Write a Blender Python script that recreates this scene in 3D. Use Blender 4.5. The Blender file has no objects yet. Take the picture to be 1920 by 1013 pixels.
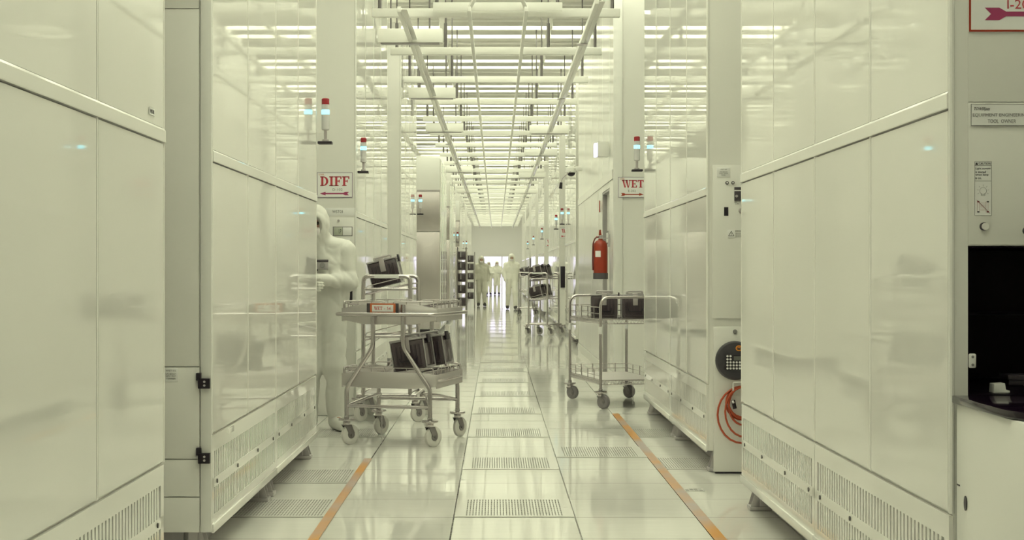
import bpy, bmesh, math, random
import numpy as np
from mathutils import Vector, Matrix, Euler
random.seed(7)
PI = math.pi
scn = bpy.context.scene
COL = scn.collection
F, CZ, CX, CY = 2838.0, 1.22, 930.0, 508.0
XL, XR = 1.18, 1.27          # distance of the tool fronts from the camera axis, left and right
TOP = 4.3                    # tool height
CEIL = 4.62

def at(px, py, y):
    return Vector(((px-CX)*y/F, y, CZ+(CY-py)*y/F))

# ------------------------------------------------------------------ materials
def lin(c):
    c /= 255.0
    return c/12.92 if c <= .04045 else ((c+.055)/1.055)**2.4
MATS = {}
def mat(name, rgb, rough=.4, metal=0.0, ior=1.5, emit=None, strength=0, alpha=1.0, trans=0, bump=None, coat=0, noise=None, spec=.5):
    if name in MATS: return MATS[name]
    m = bpy.data.materials.new(name); m.use_nodes = True
    nt = m.node_tree; b = nt.nodes['Principled BSDF']
    b.inputs['Base Color'].default_value = (*rgb, 1)
    b.inputs['Roughness'].default_value = rough
    b.inputs['Metallic'].default_value = metal
    b.inputs['IOR'].default_value = ior
    b.inputs['Specular IOR Level'].default_value = spec
    b.inputs['Transmission Weight'].default_value = trans
    b.inputs['Coat Weight'].default_value = coat
    b.inputs['Coat Roughness'].default_value = .03
    if emit:
        b.inputs['Emission Color'].default_value = (*emit, 1)
        b.inputs['Emission Strength'].default_value = strength
    tc = nt.nodes.new('ShaderNodeTexCoord')
    if noise:            # (scale xyz, amount)
        mp = nt.nodes.new('ShaderNodeMapping'); mp.inputs['Scale'].default_value = noise[0]
        nz = nt.nodes.new('ShaderNodeTexNoise'); nz.inputs['Scale'].default_value = 1; nz.inputs['Detail'].default_value = 3
        mx = nt.nodes.new('ShaderNodeMix'); mx.data_type = 'RGBA'
        k = noise[1]
        mx.inputs[6].default_value = (*[c*(1-k) for c in rgb], 1); mx.inputs[7].default_value = (*[min(1, c*(1+k)) for c in rgb], 1)
        nt.links.new(tc.outputs['Object'], mp.inputs[0]); nt.links.new(mp.outputs[0], nz.inputs[0])
        nt.links.new(nz.outputs[0], mx.inputs[0]); nt.links.new(mx.outputs[2], b.inputs['Base Color'])
    if bump:             # (scale xyz, strength, distance)
        mp = nt.nodes.new('ShaderNodeMapping'); mp.inputs['Scale'].default_value = bump[0]
        nz = nt.nodes.new('ShaderNodeTexNoise'); nz.inputs['Scale'].default_value = 1; nz.inputs['Detail'].default_value = 1
        bp = nt.nodes.new('ShaderNodeBump'); bp.inputs['Strength'].default_value = bump[1]; bp.inputs['Distance'].default_value = bump[2]
        nt.links.new(tc.outputs['Object'], mp.inputs[0]); nt.links.new(mp.outputs[0], nz.inputs[0])
        nt.links.new(nz.outputs[0], bp.inputs['Height']); nt.links.new(bp.outputs[0], b.inputs['Normal'])
    MATS[name] = m
    return m

PANEL = mat('gloss_panel', (.76,.745,.71), .03, bump=((1.1,1.1,.6),.5,.0010))
WALLP = mat('wall_panel', (.76,.745,.71), .16, bump=((1.1,1.1,.6),.5,.0010))
CREAM = mat('cream_paint', (.76,.745,.71), .32)
MULL  = mat('edge_moulding', (.79,.775,.74), .12)
WHITE = mat('white_enamel', (.78,.77,.74), .3)
PLATE = mat('label_white', (.80,.79,.78), .45)
GREYB = mat('slot_shade_grey', (.30,.29,.30), .6)
PLINTH= mat('plinth_grey', (.36,.34,.35), .5)
STEEL = mat('tube_steel', (.55,.515,.52), .19, 1.0)
SHEET = mat('sheet_steel', (.62,.59,.59), .40, 1.0)
BRUSH = mat('brushed_stainless', (.50,.465,.46), .26, 1.0, bump=((3,3,.8),.5,.004))
ZINC  = mat('zinc_bracket', (.62,.59,.60), .5, .6)
BLACK = mat('black_plastic', (.012,.006,.014), .35)
BAYB  = mat('black_bay', (.005,.0015,.006), .35, spec=.15)
COUNT = mat('black_counter', (.010,.004,.012), .12)
DARKG = mat('dark_grey_plastic', (.06,.05,.06), .4)
SCREW = mat('dark_screw', (.10,.09,.09), .5, .6)
SMOKE = mat('smoked_case', (.080,.060,.070), .18, coat=.3)
SMOK2 = mat('smoked_case_inner', (.035,.022,.030), .3)
CLEAR = mat('clear_shell', (.36,.335,.34), .15)
PALEG = mat('pale_grey_handle', (.42,.38,.38), .4)
WHEEL = mat('pale_wheel', (.62,.60,.57), .5)
FORK = mat('fork_steel', (.30,.28,.285), .35, 1.0)
WHEEL2= mat('grey_wheel', (.22,.20,.21), .5)
RED   = mat('red_paint', (.33,.035,.014), .32)
REDL  = mat('red_lettering', (.50,.05,.07), .5)
MAGE  = mat('magenta_lettering', (.36,.045,.13), .5)
INK   = mat('black_ink', (.03,.025,.03), .6)
GREYI = mat('grey_ink', (.22,.21,.21), .6)
ORNG  = mat('orange_hose', (.45,.075,.03), .4)
ORNG2 = mat('orange_emblem', (.70,.25,.03), .4)
SUIT  = mat('white_coverall', (.70,.69,.65), .75)
SUITD = mat('olive_coverall', (.52,.505,.43), .8)
SUITM = mat('pale_coverall', (.78,.765,.69), .8)
SKIN  = mat('skin', (.42,.25,.18), .5)
MASKM = mat('mask_cloth', (.66,.62,.62), .8)
EYE   = mat('eye', (.02,.012,.01), .2)
GLOVE = mat('glove', (.74,.73,.68), .5)
SHOE  = mat('dark_shoe', (.05,.045,.045), .6)
LIGHTC = (.955, 1.0, .735)
TUBE  = mat('fluorescent_tube', (.9,.9,.8), .4, emit=LIGHTC, strength=5.9)
CYAN  = mat('lit_cyan_lens', (.2,.7,.8), .3, emit=(.22,.82,1.0), strength=1.7)
REDN  = mat('red_lens', (.33,.025,.035), .25)
CLENS = mat('clear_lens', (.62,.60,.60), .2)
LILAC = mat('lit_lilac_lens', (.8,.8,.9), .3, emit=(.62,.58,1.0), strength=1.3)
ROOMW = mat('bright_room_wall', (.86,.84,.86), .6)
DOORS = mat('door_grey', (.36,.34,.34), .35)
SCREEN= mat('screen_green_grey', (.42,.44,.36), .3)
CHAN  = mat('strut_channel', (.80,.79,.75), .35)
RODM  = mat('rod_steel', (.20,.185,.19), .35, .9)
CEILM = mat('ceiling_panel', (.78,.77,.72), .3)
TAN   = mat('orange_label', (.55,.14,.05), .5)

def floor_material():
    m = bpy.data.materials.new('raised_floor'); m.use_nodes = True
    nt = m.node_tree; b = nt.nodes['Principled BSDF']; N = nt.nodes.new; L = nt.links.new
    tc = N('ShaderNodeTexCoord'); sp = N('ShaderNodeSeparateXYZ'); L(tc.outputs['Object'], sp.inputs[0])
    def math_(op, a, bb=None):
        n = N('ShaderNodeMath'); n.operation = op
        for i, v in enumerate((a, bb)):
            if v is None: continue
            if isinstance(v, (int, float)): n.inputs[i].default_value = v
            else: L(v, n.inputs[i])
        return n.outputs[0]
    def seam(sock, off, w):
        a = math_('SUBTRACT', sock, off); a = math_('DIVIDE', a, .6); a = math_('FRACT', a)
        a = math_('SUBTRACT', a, .5); a = math_('ABSOLUTE', a)
        return math_('GREATER_THAN', a, .5-w/.6/2)
    sx = seam(sp.outputs[0], -.209, .0075); sy = seam(sp.outputs[1], 7.485, .009)
    nz = N('ShaderNodeTexNoise'); nz.inputs['Scale'].default_value = .9; nz.inputs['Detail'].default_value = 3
    L(tc.outputs['Object'], nz.inputs[0])
    c0 = N('ShaderNodeMix'); c0.data_type = 'RGBA'; c0.inputs[6].default_value = (.70,.685,.65,1); c0.inputs[7].default_value = (.77,.755,.72,1)
    L(nz.outputs[0], c0.inputs[0])
    c1 = N('ShaderNodeMix'); c1.data_type = 'RGBA'; c1.inputs[7].default_value = (.40,.39,.36,1); L(sy, c1.inputs[0]); L(c0.outputs[2], c1.inputs[6])
    c2 = N('ShaderNodeMix'); c2.data_type = 'RGBA'; c2.inputs[7].default_value = (.07,.065,.065,1); L(sx, c2.inputs[0]); L(c1.outputs[2], c2.inputs[6])
    L(c2.outputs[2], b.inputs['Base Color'])
    b.inputs['Roughness'].default_value = .05; b.inputs['IOR'].default_value = 1.42; b.inputs['Specular IOR Level'].default_value = .42
    n2 = N('ShaderNodeTexNoise'); n2.inputs['Scale'].default_value = 1; n2.inputs['Detail'].default_value = 2
    mp = N('ShaderNodeMapping'); mp.inputs['Scale'].default_value = (3, 9, 3); L(tc.outputs['Object'], mp.inputs[0]); L(mp.outputs[0], n2.inputs[0])
    bp = N('ShaderNodeBump'); bp.inputs['Strength'].default_value = .35; bp.inputs['Distance'].default_value = .002
    L(n2.outputs[0], bp.inputs['Height']); L(bp.outputs[0], b.inputs['Normal'])
    return m
FLOORM = floor_material()

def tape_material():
    m = bpy.data.materials.new('worn_glare_tape'); m.use_nodes = True
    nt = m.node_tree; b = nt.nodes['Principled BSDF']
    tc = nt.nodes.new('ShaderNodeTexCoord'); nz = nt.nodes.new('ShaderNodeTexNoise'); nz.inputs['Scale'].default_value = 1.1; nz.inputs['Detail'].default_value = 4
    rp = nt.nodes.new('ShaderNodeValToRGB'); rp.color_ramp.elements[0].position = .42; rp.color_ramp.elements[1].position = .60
    rp.color_ramp.elements[0].color = (.60,.255,.018,1); rp.color_ramp.elements[1].color = (.45,.36,.35,1)  # grey patches put glare, along with wear, into the tape colour
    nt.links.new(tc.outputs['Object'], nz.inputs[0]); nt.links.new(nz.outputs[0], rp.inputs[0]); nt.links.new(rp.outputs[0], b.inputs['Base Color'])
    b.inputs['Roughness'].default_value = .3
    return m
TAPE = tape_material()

# ------------------------------------------------------------------ mesh building
class MB:
    def __init__(s): s.v = []; s.f = []
    def add(s, vs, fs):
        o = len(s.v); s.v += [tuple(v) for v in vs]; s.f += [tuple(i+o for i in f) for f in fs]; return s
    def box(s, x0, x1, y0, y1, z0, z1, M=None):
        vs = [Vector((x, y, z)) for x in (x0, x1) for y in (y0, y1) for z in (z0, z1)]
        if M is not None: vs = [M @ v for v in vs]
        return s.add(vs, [(0,1,3,2),(4,6,7,5),(0,4,5,1),(2,3,7,6),(0,2,6,4),(1,5,7,3)])
    def cyl(s, p0, p1, r0, r1=None, n=12):
        r1 = r0 if r1 is None else r1
        p0, p1 = Vector(p0), Vector(p1); d = (p1-p0).normalized()
        a = d.orthogonal().normalized(); b = d.cross(a)
        vs = []
        for p, r in ((p0, r0), (p1, r1)):
            vs += [p+(a*math.cos(2*PI*i/n)+b*math.sin(2*PI*i/n))*r for i in range(n)]
        fs = [(i, (i+1) % n, n+(i+1) % n, n+i) for i in range(n)]
        return s.add(vs, fs+[tuple(range(n-1, -1, -1)), tuple(range(n, 2*n))])
    def tube(s, pts, r, n=8, closed=False):
        pts = [Vector(p) for p in pts]; m = len(pts)
        a = None; vs = []
        for i, p in enumerate(pts):
            if closed: d = pts[(i+1) % m]-pts[i-1]
            else: d = pts[min(i+1, m-1)]-pts[max(i-1, 0)]
            d.normalize()
            a = d.orthogonal() if a is None else a-d*a.dot(d)
            if a.length < 1e-6: a = d.orthogonal()
            a.normalize(); b = d.cross(a)
            vs += [p+(a*math.cos(2*PI*k/n)+b*math.sin(2*PI*k/n))*r for k in range(n)]
        fs = []
        for i in range(m if closed else m-1):
            j = (i+1) % m
            fs += [(i*n+k, i*n+(k+1) % n, j*n+(k+1) % n, j*n+k) for k in range(n)]
        if not closed: fs += [tuple(range(n-1, -1, -1)), tuple(range((m-1)*n, m*n))]
        return s.add(vs, fs)
    def ball(s, c, r, nu=12, nv=8):
        if not hasattr(r, '__len__'): r = (r, r, r)
        vs = [(c[0], c[1], c[2]-r[2])]
        for j in range(1, nv):
            t = PI*j/nv
            vs += [(c[0]+r[0]*math.sin(t)*math.cos(2*PI*i/nu), c[1]+r[1]*math.sin(t)*math.sin(2*PI*i/nu), c[2]-r[2]*math.cos(t)) for i in range(nu)]
        vs.append((c[0], c[1], c[2]+r[2]))
        fs = [(0, 1+(i+1) % nu, 1+i) for i in range(nu)]
        for j in range(nv-2):
            o = 1+j*nu
            fs += [(o+i, o+(i+1) % nu, o+nu+(i+1) % nu, o+nu+i) for i in range(nu)]
        o = 1+(nv-2)*nu; t = len(vs)-1
        fs += [(o+i, o+(i+1) % nu, t) for i in range(nu)]
        return s.add(vs, fs)
    def lathe(s, prof, c=(0,0,0), n=16, M=None):
        vs = []
        for r, z in prof:
            vs += [Vector((r*math.cos(2*PI*i/n), r*math.sin(2*PI*i/n), z)) for i in range(n)]
        vs = [(M @ v if M is not None else v)+Vector(c) for v in vs]
        fs = []
        for j in range(len(prof)-1):
            fs += [(j*n+i, j*n+(i+1) % n, (j+1)*n+(i+1) % n, (j+1)*n+i) for i in range(n)]
        k = (len(prof)-1)*n
        return s.add(vs, fs+[tuple(range(n-1, -1, -1)), tuple(range(k, k+n))])
    def prism(s, poly, axis, a, b):
        n = len(poly)
        def P(u, v, w): return {'x': (w, u, v), 'y': (u, w, v), 'z': (u, v, w)}[axis]
        vs = [P(u, v, a) for u, v in poly]+[P(u, v, b) for u, v in poly]
        fs = [(i, (i+1) % n, n+(i+1) % n, n+i) for i in range(n)]
        return s.add(vs, fs+[tuple(range(n-1, -1, -1)), tuple(range(n, 2*n))])
    def xf(s, M):
        s.v = [tuple(M @ Vector(v)) for v in s.v]; return s
    def mesh(s, name, m, bevel=0, seg=2, smooth=True):
        me = bpy.data.meshes.new(name); me.from_pydata(s.v, [], s.f)
        bm = bmesh.new(); bm.from_mesh(me)
        bmesh.ops.recalc_face_normals(bm, faces=bm.faces)
        if bevel:
            es = [e for e in bm.edges if len(e.link_faces) == 2 and e.calc_face_angle(0) > .6]
            bmesh.ops.bevel(bm, geom=es, offset=bevel, segments=seg, affect='EDGES', profile=.5, clamp_overlap=True)
        bm.to_mesh(me); bm.free()
        me.materials.append(m)
        if smooth:
            me.shade_smooth(); me.set_sharp_from_angle(angle=.7)
        return me
    def build(s, name, m, parent=None, bevel=0, seg=2, smooth=True, loc=None):
        return put(name, s.mesh(name, m, bevel, seg, smooth), parent, loc)

def put(name, me, parent=None, loc=None, rot=None):
    o = bpy.data.objects.new(name, me); COL.objects.link(o)
    if parent is not None: o.parent = parent
    if loc is not None: o.location = loc
    if rot is not None: o.rotation_euler = rot
    return o
def fillet(pts, rad, k=5, closed=False):
    pts = [Vector(p) for p in pts]; out = []
    n = len(pts)
    for i, p in enumerate(pts):
        if not closed and i in (0, n-1): out.append(p); continue
        a = pts[i-1]; b = pts[(i+1) % n]
        r = min(rad, (a-p).length*.48, (b-p).length*.48)
        u = p+(a-p).normalized()*r; w = p+(b-p).normalized()*r
        for j in range(k+1):
            t = j/k
            out.append(u*(1-t)**2+p*2*t*(1-t)+w*t*t)
    return out
def tag(o, label, cat, group=None, kind=None):
    if label: o['label'] = label
    if cat: o['category'] = cat
    if group: o['group'] = group
    if kind: o['kind'] = kind
    return o
def thing(name, label, cat, loc=(0,0,0), rz=0, group=None):
    o = bpy.data.objects.new(name, None); COL.objects.link(o)
    o.location = loc; o.rotation_euler = (0, 0, rz); o.empty_display_size = .1
    return tag(o, label, cat, group)
def struct(name, mb, m, **k):
    o = mb.build(name, m, **k); o['kind'] = 'structure'; return o
def dup(o, loc=None, rot=None, label=None, parent=None):
    c = o.copy(); COL.objects.link(c)
    if parent is not None: c.parent = parent
    if loc is not None: c.location = loc
    if rot is not None: c.rotation_euler = rot
    if label: c['label'] = label
    for ch in list(o.children): dup(ch, parent=c)
    return c

# ------------------------------------------------------------------ lettering
def text_mesh(s, width, height, m, name='lettering'):
    """built-in sans text fitted into width x height, in the XZ plane, centred, 0.6 mm thick"""
    cu = bpy.data.curves.new('t', 'FONT'); cu.body = s; cu.align_x = 'CENTER'; cu.align_y = 'CENTER'; cu.resolution_u = 2
    o = bpy.data.objects.new('t', cu); COL.objects.link(o)
    dg = bpy.context.evaluated_depsgraph_get(); dg.update()
    me = bpy.data.meshes.new_from_object(o.evaluated_get(dg))
    bpy.data.objects.remove(o); bpy.data.curves.remove(cu)
    xs = [v.co.x for v in me.vertices]; ys = [v.co.y for v in me.vertices]
    sx = width/(max(xs)-min(xs)); sy = height/(max(ys)-min(ys)); cx = (max(xs)+min(xs))/2; cy = (max(ys)+min(ys))/2
    for v in me.vertices: v.co = ((v.co.x-cx)*sx, 0, (v.co.y-cy)*sy)
    bm = bmesh.new(); bm.from_mesh(me)
    r = bmesh.ops.extrude_face_region(bm, geom=bm.faces[:])
    for g in r['geom']:
        if isinstance(g, bmesh.types.BMVert): g.co.y -= .0006
    bmesh.ops.recalc_face_normals(bm, faces=bm.faces); bm.to_mesh(me); bm.free()
    me.materials.clear(); me.materials.append(m); me.name = name
    return me
def slab_glyphs(word, w, h, y0, y1):
    """slab-serif capitals, lower left corner at 0,0 in XZ"""
    m = MB()
    adv = {'D': .82, 'I': .48, 'F': .74, 'W': 1.12, 'E': .76, 'T': .78}
    tot = sum(adv[c] for c in word); k = w/tot; x = 0
    S = .10; T = .20
    for c in word:
        R = lambda a, b, u, v: m.box((x+a)*k, (x+b)*k, y0, y1, u*h, v*h)
        Q = lambda pts: m.prism([((x+p)*k, q*h) for p, q in pts], 'y', y0, y1)
        if c == 'I': R(.13,.13+T,0,1); R(.02,.44,0,S); R(.02,.44,1-S,1)
        elif c in 'FE':
            R(.10,.10+T,0,1); R(.0,.42 if c == 'F' else .68,0,S); R(.0,.68,1-S,1); R(.58,.68,.72,1); R(.3,.48,.46,.56); R(.44,.52,.36,.66)
            if c == 'E': R(.58,.70,0,.3)
        elif c == 'T': R(.28,.28+T,0,1); R(.18,.58,0,S); R(.02,.74,1-S,1); R(.02,.12,.70,1); R(.64,.74,.70,1)
        elif c == 'D':
            R(.10,.10+T,0,1); R(0,.3,0,S); R(0,.3,1-S,1)
            n = 10; o = []; i_ = []
            for j in range(n+1):
                t = -PI/2+PI*j/n
                o.append((.30+.46*math.cos(t), .5+.5*math.sin(t))); i_.append((.30+.25*math.cos(t), .5+.40*math.sin(t)))
            for j in range(n): Q([o[j], o[j+1], i_[j+1], i_[j]])
        elif c == 'W':
            Q([(.06,1),(.28,1),(.44,.0),(.32,0)]); Q([(.40,0),(.46,0),(.60,1),(.53,1)]); Q([(.48,1),(.68,1),(.82,0),(.70,0)]); Q([(.76,0),(.84,0),(1.02,1),(.94,1)])
            R(0,.36,1-S,1); R(.42,.72,1-S,1); R(.84,1.10,1-S,1)
        x += adv[c]
    return m
def arrow(m, x0, x1, z, t, y0, y1, right):
    """feathered arrow from x0 to x1"""
    h = t*2.6
    a, b = (x0, x1) if right else (x1, x0); s = 1 if right else -1
    P = [(a,h/2),(a+s*3*t,h/2),(a+s*4.4*t,t/2),(b-s*4.4*t,t/2),(b-s*4.4*t,h*.55),(b,0),(b-s*4.4*t,-h*.55),(b-s*4.4*t,-t/2),(a+s*4.4*t,-t/2),(a+s*3*t,-h/2),(a,-h/2),(a+s*1.3*t,0)]
    m.prism([(x, z+q) for x, q in P], 'y', y0, y1)
def frame_rect(m, x0, x1, z0, z1, t, y0, y1):
    m.box(x0, x1, y0, y1, z0, z0+t); m.box(x0, x1, y0, y1, z1-t, z1); m.box(x0, x0+t, y0, y1, z0+t, z1-t); m.box(x1-t, x1, y0, y1, z0+t, z1-t)

# ------------------------------------------------------------------ setting
Y0, Y1 = -7.0, 82.0
struct('floor', MB().box(-3.6, 3.8, Y0, Y1+.2, -.1, 0), FLOORM, smooth=False)
struct('ceiling', MB().box(-3.6, 3.8, Y0, Y1+.2, CEIL, CEIL+.1), CEILM, smooth=False)
struct('wall_left', MB().box(-3.7, -3.6, Y0, Y1+.2, 0, CEIL), CREAM, smooth=False)
struct('wall_right', MB().box(3.8, 3.9, Y0, Y1+.2, 0, CEIL), CREAM, smooth=False)
struct('wall_near', MB().box(-3.6, 3.8, Y0-.1, Y0, 0, CEIL), CREAM, smooth=False)
wf = MB(); DX0, DX1, DZ = -.66, .72, 1.98
wf.box(-3.6, DX0, Y1, Y1+.2, 0, CEIL); wf.box(DX1, 3.8, Y1, Y1+.2, 0, CEIL); wf.box(DX0, DX1, Y1, Y1+.2, DZ, CEIL)
struct('wall_far', wf, CREAM, smooth=False)
dfm = MB(); dfm.box(DX0-.06, DX0, Y1-.03, Y1-.002, 0.001, DZ+.06); dfm.box(DX1, DX1+.06, Y1-.03, Y1-.002, 0.001, DZ+.06); dfm.box(DX0, DX1, Y1-.03, Y1-.002, DZ, DZ+.06); dfm.box(.29, .36, Y1-.03, Y1-.002, 0.001, DZ)
struct('trim_1', dfm, WHITE)
# bright white-lit room beyond the far doorway
rb = MB(); rb.box(-2.5, 2.5, 86, 86.1, 0, 3.2); rb.box(-2.6, -2.5, 82.2, 86.1, 0, 3.2); rb.box(2.5, 2.6, 82.2, 86.1, 0, 3.2); rb.box(-2.6, 2.6, 82.2, 86.1, 3.2, 3.3); rb.box(-2.6, 2.6, 82.2, 86.1, -.1, 0)
struct('wall_beyond_doorway', rb, ROOMW, smooth=False)
ld = bpy.data.lights.new('room_lamp', 'AREA'); ld.shape = 'RECTANGLE'; ld.size = 3; ld.size_y = 2.5; ld.energy = 150; ld.color = (.78,.74,1.0)
lo = bpy.data.objects.new('room_lamp', ld); COL.objects.link(lo); lo.location = (0, 84.2, 3.1)

# wall block with the door on the right
WP0, WP1 = 16.4, 23.3
struct('wall_partition', MB().box(XR+.075, 2.6, WP0, WP1, 0, CEIL), CREAM, smooth=False)
seams = [16.4, 16.95, 18.05, 18.8, 20.1, 21.6, 23.3]
for i in range(len(seams)-1):
    a, b = seams[i]+.005, seams[i+1]-.005
    z0 = 2.15 if i == 1 else .12
    struct('trim_%d' % (10+i), MB().box(XR, XR+.074, a, b, z0, CEIL-.01), WALLP, smooth=False)
for i, (a, b) in enumerate(((16.4, 16.945), (18.055, 23.3))): struct('baseboard_right' if i else 'baseboard_right_end', MB().box(XR-.006, XR+.074, a, b, 0.001, .115), CREAM, smooth=False)
struct('trim_2', MB().box(XR-.010, XR-.001, WP0+.02, WP1, 2.22, 2.32), MULL, smooth=False)
dr = struct('door_1', MB().box(XR+.05, XR+.072, 16.99, 18.0, .01, 2.12), CREAM)
MB().box(XR+.046, XR+.0495, 17.2, 17.5, 1.1, 1.9).build('door_window', DOORS, dr); MB().tube([(XR+.045, 17.85, .98), (XR+.015, 17.85, .98), (XR+.015, 17.72, .98)], .009, 8).build('door_handle', STEEL, dr)
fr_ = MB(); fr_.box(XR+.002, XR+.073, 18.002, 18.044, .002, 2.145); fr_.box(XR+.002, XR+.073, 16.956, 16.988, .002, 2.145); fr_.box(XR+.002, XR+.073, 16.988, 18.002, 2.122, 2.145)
struct('trim_4', fr_, DOORS, smooth=False)  # grey frame colour stands in for the shade on the jamb
struct('trim_3', MB().box(XR, XR+.10, WP0-.012, WP0-.002, .001, CEIL-.01), WHITE, bevel=.002)

# ------------------------------------------------------------------ perforated tiles
def tile_mesh():
    m = MB(); a = .297; h0, h1 = .0012, .0030
    ix, iy = .245, .262
    m.box(-a, -ix, -a, a, h0, h1); m.box(ix, a, -a, a, h0, h1); m.box(-ix, ix, -a, -iy, h0, h1); m.box(-ix, ix, iy, a, h0, h1)
    n = 32; p = 2*ix/n
    for i in range(n+1):
        x = -ix+i*p
        m.box(max(-ix, x-p*.31), min(ix, x+p*.31), -iy, iy, h0, h1)
    for j in range(1, 8):
        y = -iy+2*iy*j/8
        m.box(-ix, ix, y-.004, y+.004, h0+.0002, h1-.0003)
    return m.mesh('tile_plate', mat('perforated_plate', (.74,.725,.69), .07, ior=1.42, spec=.42), smooth=False)
TME = tile_mesh()
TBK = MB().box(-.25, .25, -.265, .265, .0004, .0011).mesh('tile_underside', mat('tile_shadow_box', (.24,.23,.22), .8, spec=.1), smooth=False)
def tile(cx, k, label, group=None):
    t = thing('perforated_floor_tile', label, 'floor tile', (cx, 7.485+.6*k+.3, 0), 0, group)
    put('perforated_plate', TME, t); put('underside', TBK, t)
for k in range(0, 72, 3):
    tile(.091, k, 'perforated raised floor tile in the middle row of the aisle', 'perforated floor tiles along the middle of the aisle')
tile(.691, 4, 'perforated floor tile left of the right-hand orange tape line')
tile(1.29-.0, 3, 'perforated floor tile under the tool edge, nearer of two right of the orange tape')
tile(1.29-.0, 6, 'perforated floor tile under the tool edge, farther of two right of the orange tape')
tile(-1.109, 0, 'nearest perforated floor tile left of the left orange tape line')
tile(-1.109, 2, 'second perforated floor tile left of the left orange tape line')
tile(-1.109, 6, 'perforated floor tile under the left wheels of the steel tray cart')
tag(MB().box(-.852, -.803, 5.2, 9.80, .0032, .0042).build('floor_tape', TAPE), 'worn orange marking tape with grey glare painted in, on the floor left of the aisle', 'floor tape', 'orange aisle tape lines')
tag(MB().box(.988, 1.045, 5.2, 12.9, .0032, .0042).build('floor_tape', TAPE), 'worn orange marking tape with grey glare painted in, on the floor right of the aisle', 'floor tape', 'orange aisle tape lines')
st = thing('floor_sticker', 'small grey lettered sticker on the floor right of the orange tape', 'sticker', (1.10, 8.42, 0))
MB().box(-.055, .055, -.05, .05, .0005, .0012).build('sticker_sheet', mat('sticker_pale', (.58,.57,.54), .4), st)
sm = MB()
for r in range(4):
    for c in range(4):
        if (r*3+c*5) % 4 != 1: sm.box(-.048+c*.025, -.032+c*.025+.004, -.04+r*.022, -.028+r*.022, .0013, .0016)
sm.build('sticker_print', GREYI, st)

# ------------------------------------------------------------------ process tools along the aisle
LOUV = {}
def louver_meshes(ml, s):
    key = (round(ml, 3), s)
    if key in LOUV: return LOUV[key]
    m = MB()
    def B(d0, d1, a, b, z0, z1): m.box(min(s*d0, s*d1), max(s*d0, s*d1), a, b, z0, z1)
    e = .05
    B(0, .012, .004, ml-.004, .135, .20); B(0, .012, .004, ml-.004, .312, .352); B(0, .012, .004, ml-.004, .464, .532)
    B(0, .012, .004, e, .20, .464); B(0, .012, ml-e, ml-.004, .20, .464)
    n = round((ml-2*e)/.04)
    p = (ml-2*e)/n
    for i in range(1, n):
        y = e+i*p
        B(.001, .011, y-p*.29, y+p*.29, .20, .312); B(.001, .011, y-p*.29, y+p*.29, .352, .464)
    g = MB(); g.box(min(s*.0105, s*.0115), max(s*.0105, s*.0115), e, ml-e, .2, .464)  # grey sheet colours in the shade that the shallow slots lack
    lip = MB(); lip.box(min(-s*.008, s*.004), max(-s*.008, s*.004), .004, ml-.004, .128, .165)
    LOUV[key] = (m.mesh('louver_panel', PANEL, smooth=False), g.mesh('slot_shade_sheet', GREYB, smooth=False), lip.mesh('bottom_lip', MULL, bevel=.003))
    return LOUV[key]
PAN = {}
def foot_mesh(s):
    m = MB()
    m.box(min(s*.02, s*.16), max(s*.02, s*.16), -.05, .05, .001, .022)
    m.box(min(s*.07, s*.11), max(s*.07, s*.11), -.045, .045, .022, .13)
    for yy_ in (-.04, .034):
        m.prism([(s*.025, .022), (s*.07, .022), (s*.07, .125), (s*.055, .125)], 'y', yy_, yy_+.006)
    m.cyl((s*.05, 0, .022), (s*.05, 0, .04), .016, n=6)
    return m.mesh('foot', ZINC, bevel=.002)
FEET = {1: foot_mesh(1), -1: foot_mesh(-1)}
SCR = {s: MB().cyl((0, 0, 0), (-s*.004, 0, 0), .009, n=8).mesh('screw', SCREW) for s in (1, -1)}

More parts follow.
